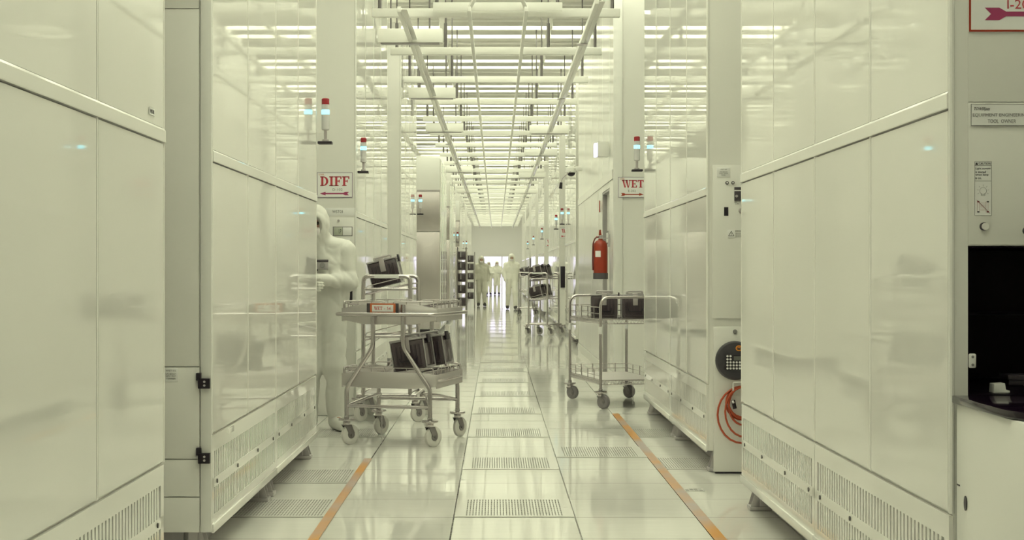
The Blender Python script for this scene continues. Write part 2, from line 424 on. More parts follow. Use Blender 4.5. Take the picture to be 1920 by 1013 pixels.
def tool(side, y0, y1, label, detail=True, bay=False, face=CREAM, group='process tools lining the aisle', D=1.1):
    s = side; xp = XR if s > 0 else XL; L = y1-y0
    t = thing('process_tool', label, 'process tool', (s*xp, y0, 0), 0, group)
    def B(m, d0, d1, a, b, z0, z1): return m.box(min(s*d0, s*d1), max(s*d0, s*d1), a, b, z0, z1)
    body = MB()
    if bay:
        B(body, .0125, D, .66, L, .135, TOP); B(body, .0125, .052, 0, .66, .135, TOP); B(body, .052, D, 0, .66, 1.29, TOP); B(body, .052, D, 0, .66, .135, .868); B(body, .95, D, 0, .66, .868, 1.29)
    else:
        B(body, .0125, D, 0, L, .135, TOP)
    body.build('body', face, t, smooth=False)
    pl = MB(); B(pl, .13, D, .06, L-.06, .002, .134); pl.build('plinth', PLINTH, t)
    n = max(1, round(L/1.8)); ml = L/n
    lm, gm, lip = louver_meshes(ml, s)
    for i in range(n):
        o = put('louver_panel', lm, t, (0, i*ml, 0)); put('slot_shade_sheet', gm, o); put('bottom_lip', lip, o)
        if detail:
            for q in (.06, .34, .66, .94): put('screw', SCR[s], o, (-s*.0005, ml*q, .332))
        for j in range(2):
            a = i*ml+j*ml/2; w = ml/2
            key = (s, round(w, 3))
            if key not in PAN:
                lo_ = MB().box(min(0, s*.012), max(0, s*.012), .014, w-.014, .545, 1.670).mesh('lower_panel', PANEL, smooth=False)
                up = MB().box(min(0, s*.012), max(0, s*.012), .014, w-.014, 1.726, TOP).mesh('upper_panel', PANEL, smooth=False)
                rl = MB().prism([(s*.012, 1.674), (-s*.006, 1.675), (-s*.007, 1.678), (-s*.007, 1.716), (-s*.002, 1.724), (s*.012, 1.724)], 'y', 0, w).mesh('rail', MULL, smooth=False)
                mu = MB().tube([(s*.006, 0, .54), (s*.006, 0, TOP)], .0085, 8).mesh('mullion', MULL)
                PAN[key] = (lo_, up, rl, mu)
            q = PAN[key]
            put('lower_panel', q[0], t, (0, a, 0)); put('upper_panel', q[1], t, (0, a, 0)); put('rail', q[2], t, (0, a, 0)); put('mullion', q[3], t, (0, a+.001, 0))
        for fy in ((.1, ml-.1) if detail else (.1,)): put('foot', FEET[s], t, (0, i*ml+fy, 0))
    put('mullion', PAN[(s, round(ml/2, 3))][3], t, (0, L-.001, 0))
    return t

L1 = tool(-1, -.02, 5.38, 'glossy cream tool front filling the left edge of the view')
L2 = tool(-1, 6.29, 9.94, 'glossy cream tool with black hinged door on its end, left of steel tray cart')
L3 = tool(-1, 12.78, 16.43, 'glossy cream tool behind the person, its end wearing the DIFF sign')
L4 = tool(-1, 18.8, 22.45, 'glossy cream tool with a plain pale end between the DIFF tool and stainless cabinet', detail=False)
L6 = tool(-1, 40.5, 44.1, 'pale tool just behind the shelving rack on the left side', detail=False)
L7 = tool(-1, 52.0, 57.4, 'last but one pale tool on the left, behind the walkers', detail=False)
L8 = tool(-1, 62.0, 72.0, 'farthest pale tool on the left, by the bright doorway', detail=False)
R1 = tool(1, 4.24, 7.83, 'glossy cream tool at the right edge with a black loading bay in its end', bay=True)
R2 = tool(1, 9.12, 12.96, 'glossy cream tool with round keypad and orange hose on its end')
R3 = tool(1, 24.1, 27.75, 'pale tool on the right just past the wall with the extinguisher', detail=False)
R4 = tool(1, 30.5, 36.5, 'pale tool on the right with a black screen on its end, behind box trolley', detail=False)
R5 = tool(1, 40.0, 45.4, 'pale tool on the right, second beyond the box trolley', detail=False)
R6 = tool(1, 49.0, 54.4, 'pale tool on the right beside the walking white-suited person', detail=False)
R7 = tool(1, 58.0, 63.4, 'last but one pale tool on the right side', detail=False)
R8 = tool(1, 67.0, 74.0, 'farthest pale tool on the right, by the bright doorway', detail=False)

def wpt(t, x, y, z):     # world point into a tool's local frame
    return Vector((x, y, z))-t.location
def face_box(t, name, m, px0, px1, py0, py1, y, th, bevel=.0015, parent=None, sx1=None, gap=.001, zmin=None, zmax=None):
    a = at(px0, py1, y); b = at(px1, py0, y)
    x1 = b.x if sx1 is None else sx1
    o = wpt(t, 0, 0, 0)
    z0 = a.z if zmin is None else zmin; z1 = b.z if zmax is None else zmax
    return MB().box(a.x+o.x, x1+o.x, y-th+o.y, y-gap+o.y, z0, z1).build(name, m, parent or t, bevel=bevel)
def face_text(t, s, m, px0, px1, py0, py1, y, off, parent=None, name='lettering'):
    a = at(px0, py1, y); b = at(px1, py0, y)
    me = text_mesh(s, abs(b.x-a.x), b.z-a.z, m)
    c = wpt(t, (a.x+b.x)/2, y-off, (a.z+b.z)/2)
    return put(name, me, parent or t, c)

# L2 end face (y 6.29): door, hinges, label
Y = 6.29
face_box(L2, 'end_panel', CREAM, 250, 374, 18, 687, Y, .008)
face_box(L2, 'end_panel', CREAM, 250, 374, -250, 16, Y, .008)
d = face_box(L2, 'door', CREAM, 250, 375, 689, 860, Y, .012)
face_box(L2, 'end_panel', CREAM, 250, 375, 862, 931, Y, .010)
face_box(L2, 'end_panel', CREAM, 250, 375, 933, 998, Y, .010)
face_box(L2, 'corner_post', WHITE, 377, 398, -250, 998, Y, .014, bevel=.004)
for py in (699, 839):
    h = face_box(L2, 'hinge', BLACK, 374, 396, py+10, py+29, Y, .034, parent=None)
    face_box(L2, 'hinge_arm', BLACK, 370, 379, py, py+14, Y, .030, parent=h)
    for q in (16, 23): 
        c = wpt(L2, *at(386, py+q, Y)); MB().cyl((c.x, c.y-.034, c.z), (c.x, c.y-.036, c.z), .005, n=8).build('screw', ZINC, h)
lab = face_box(L2, 'label_plate', PLATE, 306, 335, 690, 716, Y, .0135, gap=.0125)
for (s_, py) in (('WET-02', 695), ('UPS BENCH', 701), ('SUPPLY FROM', 705), ('TOWER', 710)):
    face_text(L2, s_, GREYI, 312, 331, py-1.5, py+1.5, Y, .0137, lab)
lb = MB()
c = at(335, 690, Y)
# L1 small label on its upper panel edge
lab = MB().box(.0, .0, 0, 0, 0, 0)
c = Vector((-XL, 5.2, 1.735)); o_ = wpt(L1, *c)
lp = MB().box(.0015, .003, o_.y-.06, o_.y+.02, o_.z-.012+.03, o_.z+.012+.03).build('label_plate', PLATE, L1)
me = text_mesh('WST01', .06, .014, INK); put('lettering', me, lp, (.0032, o_.y-.02, o_.z+.03), (0, 0, PI/2))
# L2 recessed grip in its louver skirt
c = wpt(L2, -XL, 0, 0)
MB().box(-.004, .004, .62-.25, .62-.11, .50, .525).build('grip_recess', MULL, L2, bevel=.003)

# L3 end face (y 12.78)
Y = 12.78
lab = face_box(L3, 'name_plate', PLATE, 596, 666, 390, 405, Y, .003)
face_text(L3, 'WST03', INK, 623, 643, 394.5, 399.5, Y, .0032, lab)
c = wpt(L3, *at(635, 414, Y)); MB().cyl((c.x, c.y-.001, c.z), (c.x, c.y-.02, c.z), .010, n=10).build('pilot_lamp', PALEG, L3)
fr = face_box(L3, 'display_frame', GREYI, 624, 661, 425, 443, Y, .004)
face_box(L3, 'display', SCREEN, 626, 642, 426.5, 441.5, Y, .005, parent=fr, gap=.0041)
face_box(L3, 'display', PLATE, 643, 659.5, 426.5, 441.5, Y, .005, parent=fr, gap=.0041)
face_text(L3, 'UP', INK, 635, 640, 430, 438, Y, .0052, fr)
face_box(L3, 'instruction_sheet', PLATE, 645, 656, 447, 465, Y, .003)
face_box(L3, 'end_panel', CREAM, 606, 664, 408, 690, Y, .0012, gap=.0006)
face_box(L3, 'end_skirt', CREAM, 500, 664, 691, 778.5, Y, .05, bevel=.003)
face_box(L3, 'black_screen', BLACK, 647, 661, 541, 569, Y, .02)

# R2 end face (y 9.12)
Y = 9.12
face_box(R2, 'end_door', CREAM, 1335.5, 1500, 310, 597, Y, .018, bevel=.003)
lw = face_box(R2, 'lower_cabinet', CREAM, 1337.5, 1500, 612, 884, Y, .03, bevel=.003, gap=.0005)
face_box(R2, 'lower_cabinet_base', BLACK, 1340, 1500, 884.5, 887.8, Y, .02, zmin=.001)
face_box(R2, 'cabinet_panel', CREAM, 1338.5, 1500, 614, 742, Y, .032, gap=.0301, parent=lw)
yy = Y-.018
lab = face_box(R2, 'label_plate', PLATE, 1344, 1369, 314, 332, yy, .003)
for (s_, py, w_) in (('WET-04', 318, 12), ('UPS BENCH', 322.5, 15), ('SUPPLY FROM', 325.5, 16), ('PANEL', 328.5, 8)):
    face_text(R2, s_, GREYI, 1356.5-w_/2, 1356.5+w_/2, py-1.1, py+1.1, yy, .0033, lab)
for px in (1363, 1374):
    c = wpt(R2, *at(px, 343, yy)); q = MB().cyl((c.x, c.y-.001, c.z), (c.x, c.y-.008, c.z), .010, n=14).build('indicator', DARKG, R2)
    MB().cyl((c.x, c.y-.0082, c.z), (c.x, c.y-.009, c.z), .0045, n=10).build('indicator_mark', PLATE, q)
sp = face_box(R2, 'switch_panel', DARKG, 1376.5, 1400, 351, 377, yy, .01)
face_box(R2, 'switch_stripe', PLATE, 1377, 1399, 356.5, 358.5, yy-.01, .001, parent=sp, gap=.0002, bevel=0)
c = wpt(R2, *at(1381, 368, yy-.01)); MB().cyl((c.x, c.y-.0005, c.z), (c.x, c.y-.008, c.z), .008, n=12).build('switch_knob', PALEG, sp)
face_text(R2, 'OFF', INK, 1377, 1382, 378.5, 380.5, yy, .001)
face_text(R2, 'UPS', INK, 1379, 1386, 381.5, 383.5, yy, .001)
face_box(R2, 'display_window', BLACK, 1357.5, 1365.5, 388.5, 405, yy, .004)
c = wpt(R2, *at(1390, 395, yy)); MB().cyl((c.x, c.y-.001, c.z), (c.x, c.y-.03, c.z), .018, .015, n=16).build('rotary_knob', PALEG, R2)
lab = face_box(R2, 'warning_label', PLATE, 1364, 1378, 431, 446, yy, .0025)
a = at(1371, 433, yy); m_ = MB(); w = .018
tri = [(a.x, a.z), (a.x-w, a.z-w*1.75), (a.x+w, a.z-w*1.75)]
cx_, cz_ = a.x, a.z-w*1.15
ti = [(cx_+(p-cx_)*.74, cz_+(q-cz_)*.74) for p, q in tri]
for i in range(3):
    j = (i+1) % 3; m_.prism([tri[i], tri[j], ti[j], ti[i]], 'y', yy-.0032, yy-.0026)
m_.box(a.x-.0012, a.x+.0012, yy-.0032, yy-.0026, a.z-.024, a.z-.012); m_.box(a.x-.0012, a.x+.0012, yy-.0032, yy-.0026, a.z-.028, a.z-.0258)
m_.xf(Matrix.Translation(-R2.location)).build('warning_triangle', INK, lab)
face_text(R2, 'DANGER', INK, 1379, 1392, 432, 434.5, yy, .001)
for i, py in enumerate((438, 441, 444)): face_text(R2, 'HIGH VOLTAGE', GREYI, 1379, 1391, py-.9, py+.9, yy, .001)
c = wpt(R2, *at(1378, 622, Y-.032)); MB().cyl((c.x, c.y-.0005, c.z), (c.x, c.y-.01, c.z), .013, n=14).build('cabinet_lock', GREYI, R2)
# keypad terminal on R2's cabinet
yk = Y-.034
c = at(1377, 676, yk)
kp = thing('keypad_terminal', 'round dark keypad terminal with white keys mounted above the orange hose', 'keypad', (c.x, yk, c.z))
Mk = Matrix.Rotation(PI/2, 3, 'X')
k = MB().lathe([(.112,0),(.117,.006),(.117,.03),(.108,.042),(.08,.046)], n=36, M=Mk); k.build('housing', mat('keypad_case', (.05,.045,.055), .35), kp)
MB().box(-.062, .07, -.052, -.0465, -.055, .035).build('key_panel', BLACK, kp, bevel=.002)
for r in range(5):
    for q in range(7):
        if r >= 3 and q >= 2: continue
        MB().cyl((-.05+q*.0185, -.0522, -.045+r*.0182), (-.05+q*.0185, -.056, -.045+r*.0182), .0066, n=10).build('key', PLATE, kp)
MB().box(-.012, .062, -.0535, -.0524, .002, .028).build('display', mat('lcd_grey', (.13,.13,.12), .3), kp)
e = MB(); e.tube([(.02+.017*math.cos(t)*1, -.0475, .075+.014*math.sin(t)) for t in [2*PI*i/14 for i in range(14)]], .0035, 6, True); e.tube([(.012,-.0475,.075),(.02,-.0475,.083),(.028,-.0475,.075)], .003, 6)
e.build('orange_emblem', ORNG2, kp)
MB().box(-.02, .02, -.0008, .0, -.02, .02).build('wall_mount', DARKG, kp)
# hose
c = at(1391, 718, yk); 
hs = thing('hose', 'orange hose coiled on a white hook below the round keypad', 'hose', (c.x, yk-.005, c.z))
hm = MB()
loops = [(.098,.20,0,.0), (.090,.185,.004,.012), (.082,.19,-.004,.024), (.086,.23,.002,.018), (.118,.30,.01,.030), (.15,.34,.0,.008)]
pth = []
for i, (rx, h, ox, oy) in enumerate(loops):
    for j in range(24):
        t = PI/2+2*PI*j/24
        pth.append((ox+rx*math.cos(t), -.016-oy, -.02-h/2+h/2*math.sin(t)))
hm.tube(pth, .0062, 8); hm.build('hose_tube', ORNG, hs)
hk = MB().tube(fillet([(-.06,-.006,-.045),(-.06,-.05,-.045),(-.06,-.05,.006),(.06,-.05,.006),(.06,-.05,-.045),(.06,-.006,-.045)], .012), .005, 8); hk.build('wall_mount_hook', WHITE, hs)
MB().cyl((-.062,-.05,-.10),(-.05,-.05,-.15), .012, n=10).build('hose_coupling', BLACK, hs)
MB().cyl((-.064,-.058,-.105),(-.062,-.066,-.115), .007, n=8).build('coupling_tip', PLATE, hs)

# R1 end face (y 4.24): loading bay, buttons, labels
Y = 4.24
bay = MB()
x0, x1 = XR+.053, XR+.949
bay.box(x0, x1, Y+.64, Y+.655, .870, 1.288); bay.box(x0, x0+.004, Y+.001, Y+.64, .870, 1.288); bay.box(x1-.004, x1, Y+.001, Y+.64, .870, 1.288)
bay.box(x0+.004, x1-.004, Y+.001, Y+.64, .870, .874); bay.box(x0+.004, x1-.004, Y+.001, Y+.64, 1.284, 1.288)
bay.xf(Matrix.Translation(-R1.location)); by = bay.build('loading_bay', BAYB, R1, smooth=False)
sh = MB().box(x0+.01, x1-.01, Y+.30, Y+.60, 1.08, 1.088); sh.xf(Matrix.Translation(-R1.location)); sh.build('bay_shelf', BAYB, by)
br = face_box(R1, 'hinge_bracket', PLATE, 1815, 1828, 663, 690, Y, .014, bevel=.004)
for py in (669, 684):
    c = wpt(R1, *at(1821, py, Y)); MB().cyl((c.x, c.y-.014, c.z), (c.x, c.y-.016, c.z), .004, n=8).build('screw', GREYI, br)
for (px, py) in ((1843.5, 425), (1924, 433)):
    c = wpt(R1, *at(px, py, Y)); bt = MB().cyl((c.x, c.y-.001, c.z), (c.x, c.y-.010, c.z), .0115, n=20).build('button', DARKG, R1)
    MB().cyl((c.x+.002, c.y-.0101, c.z), (c.x+.002, c.y-.016, c.z), .0098, n=20).build('button_cap', CREAM, bt)
face_box(R1, 'end_panel', CREAM, 1815, 2600, -300, 191, Y, .003)
face_box(R1, 'end_panel', CREAM, 1815, 2600, 193, 459, Y, .003)
yy = Y-.003
cl = face_box(R1, 'caution_label', PLATE, 1827, 1859, 303, 404.5, yy, .0012, gap=.0002, bevel=0)
def on(y, m, mtl, name, par):
    m.xf(Matrix.Translation(-R1.location)); return m.build(name, mtl, par, smooth=False)
m_ = MB(); A = at(1827, 404.5, yy); Bq = at(1859, 303, yy); y0_, y1_ = yy-.0016, yy-.00125
frame_rect(m_, A.x, Bq.x, A.z, Bq.z, .0009, y0_, y1_)
for py in (310.5, 339.5): 
    z = at(0, py, yy).z; m_.box(A.x, Bq.x, y0_, y1_, z-.0005, z+.0005)
on(yy, m_, GREYI, 'label_lines', cl)
face_text(R1, 'CAUTION', INK, 1835, 1857, 304.8, 309.2, yy, .0014, cl)
m_ = MB(); a = at(1831, 304.5, yy); b = at(1831, 309.3, yy); m_.prism([(a.x, a.z), (a.x-.0042, b.z), (a.x+.0042, b.z)], 'y', y0_, y1_); on(yy, m_, INK, 'caution_triangle', cl)
for (s_, py, x1_) in (('Light curtain', 316.5, 1857), ('is muted', 322.5, 1848), ('when lamp', 328.3, 1853), ('is on.', 334, 1840)):
    face_text(R1, s_, INK, 1828.5, x1_, py-2.2, py+2.2, yy, .0014, cl)
m_ = MB(); c = at(1843, 358, yy)
m_.tube([(c.x+.0095*math.cos(t), yy-.0015, c.z+.0095*math.sin(t)) for t in [2*PI*i/20 for i in range(20)]], .0005, 4, True)
for i in range(7):
    t = PI*(i-.0)/6*1.33-.52; m_.tube([(c.x+.0125*math.cos(t), yy-.0015, c.z+.0125*math.sin(t)), (c.x+.0175*math.cos(t), yy-.0015, c.z+.0175*math.sin(t))], .0004, 4)
frame_rect(m_, c.x-.0055, c.x+.0055, c.z-.0135, c.z-.009, .0007, y0_, y1_)
on(yy, m_, GREYI, 'lamp_symbol', cl)
m_ = MB()
for px in (1834, 1850.5):
    a = at(px-2.2, 398, yy); b = at(px+2.2, 378, yy); frame_rect(m_, a.x, b.x, a.z, b.z, .0007, y0_, y1_)
for i in range(7):
    a = at(1838, 381+i*2.3, yy); b = at(1848, 380+i*2.3, yy); m_.box(a.x, b.x, y0_, y1_, a.z, a.z+.0005)
a = at(1832, 377, yy)
on(yy, m_, mat('pale_red_ink', (.45,.25,.25), .6), 'curtain_symbol', cl)
m_ = MB(); a = at(1831, 375, yy); b = at(1856, 400.5, yy)
m_.tube([(a.x, yy-.0019, a.z), (b.x, yy-.0019, b.z)], .0006, 4)
for (px, py) in ((1834, 378.5), (1852, 397.5)): 
    q = at(px, py, yy); m_.box(q.x-.003, q.x+.003, y0_-.0003, y1_-.0003, q.z-.0017, q.z+.0017)
on(yy, m_, mat('dark_red_ink', (.20,.02,.03), .6), 'strike_line', cl)
m_ = MB()
for (px, py) in ((1852, 378.5), (1834, 397.5)):
    q = at(px, py, yy); m_.box(q.x-.003, q.x+.003, y0_-.0003, y1_-.0003, q.z-.0017, q.z+.0017)
on(yy, m_, INK, 'curtain_ends', cl)

# ------------------------------------------------------------------ signs
def sign(label, px0, px1, py0, py1, y, border, bt, group=None, cat='sign', th=.004):
    a = at(px0, py1, y); b = at(px1, py0, y)
    t = thing('direction_sign' if cat == 'sign' else 'name_plate_sign', label, cat, (a.x, y, a.z), 0, group)
    w, h = b.x-a.x, b.z-a.z
    MB().box(0, w, -th, -.0008, 0, h).build('sign_board', PLATE, t)
    m = MB(); frame_rect(m, 0, w, 0, h, bt, -th-.0008, -th-.0001); m.build('sign_border', border, t, smooth=False)
    return t, w, h, -th
PURP = mat('purple_border', (.22,.15,.24), .5)
t, w, h, d = sign('white DIFF sign with a red arrow to the left, above the WST03 plate', 594.5, 661, 323.5, 370.5, 12.778, PURP, .004)
m = slab_glyphs('DIFF', w*.84, h*.38, d-.0009, d-.0001); m.xf(Matrix.Translation((w*.09, 0, h*.46))); m.build('lettering', REDL, t, smooth=False)
put('sign_code', text_mesh('D-102', w*.28, h*.10, GREYI), t, (w*.58, d-.0003, h*.315))
m = MB(); arrow(m, w*.08, w*.9, h*.155, .011, d-.0009, d-.0001, False); m.build('arrow', MAGE, t, smooth=False)
put('logo', text_mesh('TOWER', w*.16, h*.065, TAN), t, (w*.12, d-.0003, h*.915))
t, w, h, d = sign('white WET sign with a red arrow to the right, on the wall end beside tool', 1159, 1211, 332, 370.5, 16.386, PURP, .004)
m = slab_glyphs('WET', w*.80, h*.37, d-.0009, d-.0001); m.xf(Matrix.Translation((w*.13, 0, h*.48))); m.build('lettering', REDL, t, smooth=False)
put('sign_code', text_mesh('E-202', w*.27, h*.11, GREYI), t, (w*.50, d-.0003, h*.32))
m = MB(); arrow(m, w*.10, w*.92, h*.15, .011, d-.0009, d-.0001, True); m.build('arrow', RED, t, smooth=False)
put('logo', text_mesh('TOWER', w*.18, h*.07, TAN), t, (w*.14, d-.0003, h*.90))
t, w, h, d = sign('large red-framed arrow sign cut by the top right corner, above the name plate', 1816, 2020, -82, 60, 4.236, RED, .0055)
put('lettering', text_mesh('I-20', .059, .026, REDL), t, (.1365, d-.0003, .077))
m = MB(); arrow(m, w*.145, w*.9, h*.235, .0135, d-.0009, d-.0001, True); m.build('arrow', MAGE, t, smooth=False)
t, w, h, d = sign('white plate lettered EQUIPMENT ENGINEERING TOOL OWNER on right tool end', 1819.5, 1990, 195, 236, 4.236, GREYI, .0016, cat='name plate')
pw = w/170.5; ph = h/41
put('lettering', text_mesh('EQUIPMENT ENGINEERING', 104*pw, 7*ph, GREYI), t, ((1823+52-1819.5)*pw, d-.0003, (236-216.5)*ph))
put('lettering', text_mesh('TOOL  OWNER', 53*pw, 7*ph, GREYI), t, ((1877.5-1819.5)*pw, d-.0003, (236-227.5)*ph))
lg = text_mesh('TOWERJazz', 30*pw, 7*ph, INK)
for v in lg.vertices: v.co.x += v.co.z*.25
put('logo', lg, t, ((1840-1819.5)*pw, d-.0003, (236-205)*ph))
for (tx, y, px, py, word) in (('small red-lettered arrow sign on the end of tool with black screen', 30.5, 1049, 427, 'WET'), ('small red-lettered arrow sign on tool end left of the black screen tool', 40.0, 1023, 448, 'WET')):
    s_ = F/y; t, w, h, d = sign(tx, px, px+.30*s_, py, py+.21*s_, y-.0085, PURP, .004)
    m = slab_glyphs(word, w*.80, h*.40, d-.0009, d-.0001); m.xf(Matrix.Translation((w*.13, 0, h*.48))); m.build('lettering', REDL, t, smooth=False)
    m = MB(); arrow(m, w*.10, w*.92, h*.17, .011, d-.0009, d-.0001, True); m.build('arrow', REDL, t, smooth=False)
# black screens on far tool ends
def far_screen(t, y, x0, x1, z0, z1, m=BLACK, name='black_screen'):
    o = wpt(t, 0, 0, 0); MB().box(x0+o.x, x1+o.x, y-.03+o.y, y-.001+o.y, z0, z1).build(name, m, t, bevel=.003)
far_screen(R4, 30.5, 1.30, 1.40, .88, 1.31); far_screen(R7, 58.0, 1.29, 1.48, 1.34, 1.70, GREYI, 'grey_panel'); far_screen(R7, 58.0, 1.29, 1.48, .4, 1.10, GREYI, 'grey_panel')
far_screen(L6, 40.5, -1.24, -1.19, .9, 1.36)

# ------------------------------------------------------------------ stainless fronted cabinets on the left
def stainless(y, L, xe, w, label):
    t = thing('stainless_cabinet', label, 'cabinet', (-xe, y, 0), 0, 'stainless cabinets on the left of the aisle')
    MB().box(-w, 0, 0, L, .08, 3.42).build('body', CREAM, t, smooth=False)
    MB().box(-w+.03, -.03, .03, L-.02, .001, .079).build('plinth', BLACK, t)
    MB().box(-w, -.004, -.014, -.001, .10, 1.975).build('lower_door', BRUSH, t, bevel=.003)
    MB().box(-w, -.004, -.014, -.001, 1.985, 2.765).build('upper_door', BRUSH, t, bevel=.003)
    MB().box(-w, .005, -.03, -.001, 2.77, 2.80).build('ledge', PALEG, t, bevel=.002)
    MB().box(-w, -.01, -.012, -.001, 2.80, 3.42).build('duct_cover', WHITE, t, bevel=.003)
    MB().tube([(-w+.02, -.02, 2.9), (-w+.02, -.02, 2.9+.2)], .006).build('handle', PALEG, t)
    m = MB()
    n = max(1, round(L/.9))
    for i in range(n): m.box(.001, .010, i*L/n+.01, (i+1)*L/n-.01, .12, 3.40)
    m.build('side_panel', PANEL, t, bevel=.003)
    return t
stainless(29.5, 3.6, 1.09, 1.0, 'tall stainless-faced cabinet behind the steel tray cart, widest one')
stainless(36.9, 3.0, 1.13, .9, 'narrower-looking stainless cabinet just past the widest stainless one')
stainless(47.4, 3.4, 1.14, .9, 'farthest stainless cabinet, beyond the shelving rack on the left')

# ------------------------------------------------------------------ side counter at right edge and things on it
ct = thing('side_counter', 'cream counter with black top below the black loading bay', 'counter', (1.283, 3.625, 0))
MB().box(0, 1.0, .01, .592, .001, .850).build('cabinet', CREAM, ct, bevel=.004)
MB().prism([(-.012,.594),(-.012,.16),(.022,.045),(.10,.0),(1.0,-.01),(1.0,.594)], 'z', .852, .8725).build('worktop', COUNT, ct, bevel=.002)
MB().xf(Matrix()).lathe([(.0,0),(.012,0),(.012,.002),(0,.002)], n=16, M=Matrix.Rotation(-PI/2, 3, 'Y')).xf(Matrix.Translation((-.0008,.507,.585)) @ Matrix.Diagonal((1,1,1.7,1))).build('cable_hole', BLACK, ct)
MB().box(-.0015, -.0003, .56, .585, .624, .628).build('latch_slot', BLACK, ct)
b = thing('white_block', 'small white plastic wedge lying on the black bay floor', 'wedge', (1.405, 4.275, .8745))
MB().prism([(0,0),(.047,0),(.047,.007),(.036,.009),(.033,.028),(.002,.026)], 'y', 0, .04).build('wedge_body', WHITE, b, bevel=.0015)
b = thing('grey_tray_box', 'grey shallow box standing at the back of the black loading bay', 'box', (1.545, 4.56, .8745))
MB().box(0, .11, 0, .07, 0, .016).build('box_base', mat('box_grey', (.10,.085,.10), .5), b, bevel=.002)
MB().box(-.004, .114, -.004, .074, .0165, .032).build('box_lid', mat('box_grey2', (.16,.14,.16), .5), b, bevel=.002)

# ------------------------------------------------------------------ tower lights
def tower_light(label, sgn, y, zb, lit=True):
    x = sgn*((XR if sgn > 0 else XL)-.057)
    t = thing('tower_light', label, 'signal tower light', (x, y, zb), 0, 'signal tower lights')
    pw = MB(); pw.box(min(-sgn*.045, sgn*.048), max(-sgn*.045, sgn*.048), -.04, .04, -.018, 0); pw.build('mount_plate', BLACK, t, bevel=.004)
    MB().lathe([(.022,.001),(.022,.012),(.010,.016),(.010,.075)], n=14).build('post', PALEG, t)
    MB().lathe([(.020,.075),(.0255,.080),(.0255,.178)], n=16).build('lamp_body', CLENS, t)
    MB().lathe([(.0255,.1785),(.0265,.184),(.0265,.203),(.0255,.208)], n=16).build('cyan_lens', CYAN, t)
    MB().lathe([(.0255,.2085),(.0255,.243)], n=16).build('clear_lens', CLENS, t)
    MB().lathe([(.0255,.2435),(.0255,.278),(.020,.284)], n=16).build('red_lens', REDN, t)
    return t
tower_light('signal tower light with cyan lens lit, on a black plate above the person', -1, 9.97, 2.072)
tower_light('signal tower light on a black plate at the upper right corner of DIFF sign', -1, 12.83, 2.065)
tower_light('signal tower light beside the widest stainless cabinet', -1, 22.48, 2.07)
tower_light('signal tower light beside the rack on the left side', -1, 44.15, 2.07)
tower_light('signal tower light above the WET sign on the right', 1, 13.03, 2.093)
tower_light('signal tower light above the nearer box trolley, closest to the wall', 1, 27.8, 2.085)
tower_light('signal tower light on the tool end with black screen', 1, 30.55, 2.07)
tower_light('signal tower light next beyond the black screen tool on right', 1, 40.05, 2.07)
tower_light('signal tower light above the white-suited walker on the right', 1, 49.05, 2.07)
tower_light('last signal tower light on the right by the far doorway', 1, 58.05, 2.07)
tower_light('farthest signal tower light on the left by the far doorway', -1, 57.45, 2.07)

# ------------------------------------------------------------------ ceiling: lights, strut channels, rails, ionizer bars
fx = thing('ceiling_light', 'fluorescent tube fitting running across the cleanroom ceiling', 'ceiling light', (0, 0, 0), 0, 'fluorescent ceiling lights')
MB().prism([(-.15, 0), (.15, 0), (.14, -.03), (-.14, -.03)], 'x', -.70, .70).build('housing', WHITE, fx)
MB().prism([(.132*math.cos(PI*i/8), -.031-.008*math.sin(PI*i/8)) for i in range(9)], 'x', -.68, .68).build('diffuser', TUBE, fx)
for sy in (-1, 1):
    MB().prism([(sy*.1345, -.031), (sy*.142, -.031), (sy*.162, -.092), (sy*.156, -.092)], 'x', -.70, .70).build('added_baffle', WHITE, fx)  # side baffles added to cut low-angle light mirrored in the floor
first = True
rows = [20.6+3.25*i for i in range(-6, 19)]
for r in rows:
    for dy in (0, .75, 2.0):
        for x in (-1.47, 0, 1.47):
            y = r+dy
            if y > Y1-1 or y < 1.0: continue
            if first: fx.location = (x, y, CEIL-.002); first = False
            else: dup(fx, (x, y, CEIL-.002))
ZB = 3.57
bars = [13.8+2.4*i for i in range(28)]
b0 = None
def bar_mesh():
    m = MB(); m.box(-1.13, 1.13, -.035, .035, -.04, .04)
    return m.mesh('channel', CHAN, bevel=.008)
bmsh = bar_mesh()
rod = MB().cyl((0,0,.30), (0,0,CEIL-ZB-.003), .008, n=8).mesh('rod', RODM)
slv = MB().cyl((0,0,.041), (0,0,.30), .017, n=10).mesh('rod_sleeve', RODM)
for i, y in enumerate(bars):
    t = thing('strut_channel', 'cream strut channel hung across the aisle on four steel rods' if i else 'nearest cream strut channel hung across the aisle, cut by top of picture', 'hanging channel', (0, y, ZB), 0, 'channels hung across the aisle')
    put('channel', bmsh, t)
    for x in (-1.06, -.54, .56, 1.06):
        o = put('hanger_rod', rod, t, (x, 0, 0)); put('rod_sleeve', slv, o)
def rail(label, X, y0, y1, w, hgt, wall=False):
    t = thing('ceiling_rail', label, 'ceiling rail', (X, y0, ZB-.042), 0, 'rails running along the aisle ceiling')
    m = MB(); L = y1-y0
    m.box(-w/2, w/2, 0, L, -hgt, -.002)
    m.build('rail_beam', CHAN, t, bevel=.003)
    if wall:
        q = MB(); q.box(-w/2-.003, -w/2+.001, .02, L, -.001, .0); q.box(-.055, .055, 0, L, -.0018, -.0005)
        q = MB().box(w/2+.002, w/2+.05, 0, L, -.03, -.026); q.build('rail_flange', MULL, t, bevel=.001)
        for k in range(int(L/4.8)):
            MB().box(-.05, .05, 2.2+k*4.8, 2.3+k*4.8, -hgt-.012, -hgt-.0005).build('rail_clip', ZINC, t, bevel=.002)
    return t
IL, IR = (15.0, 19.8, 24.6, 34.6, 43.8), (24.9, 29.7, 36.6, 44.0)
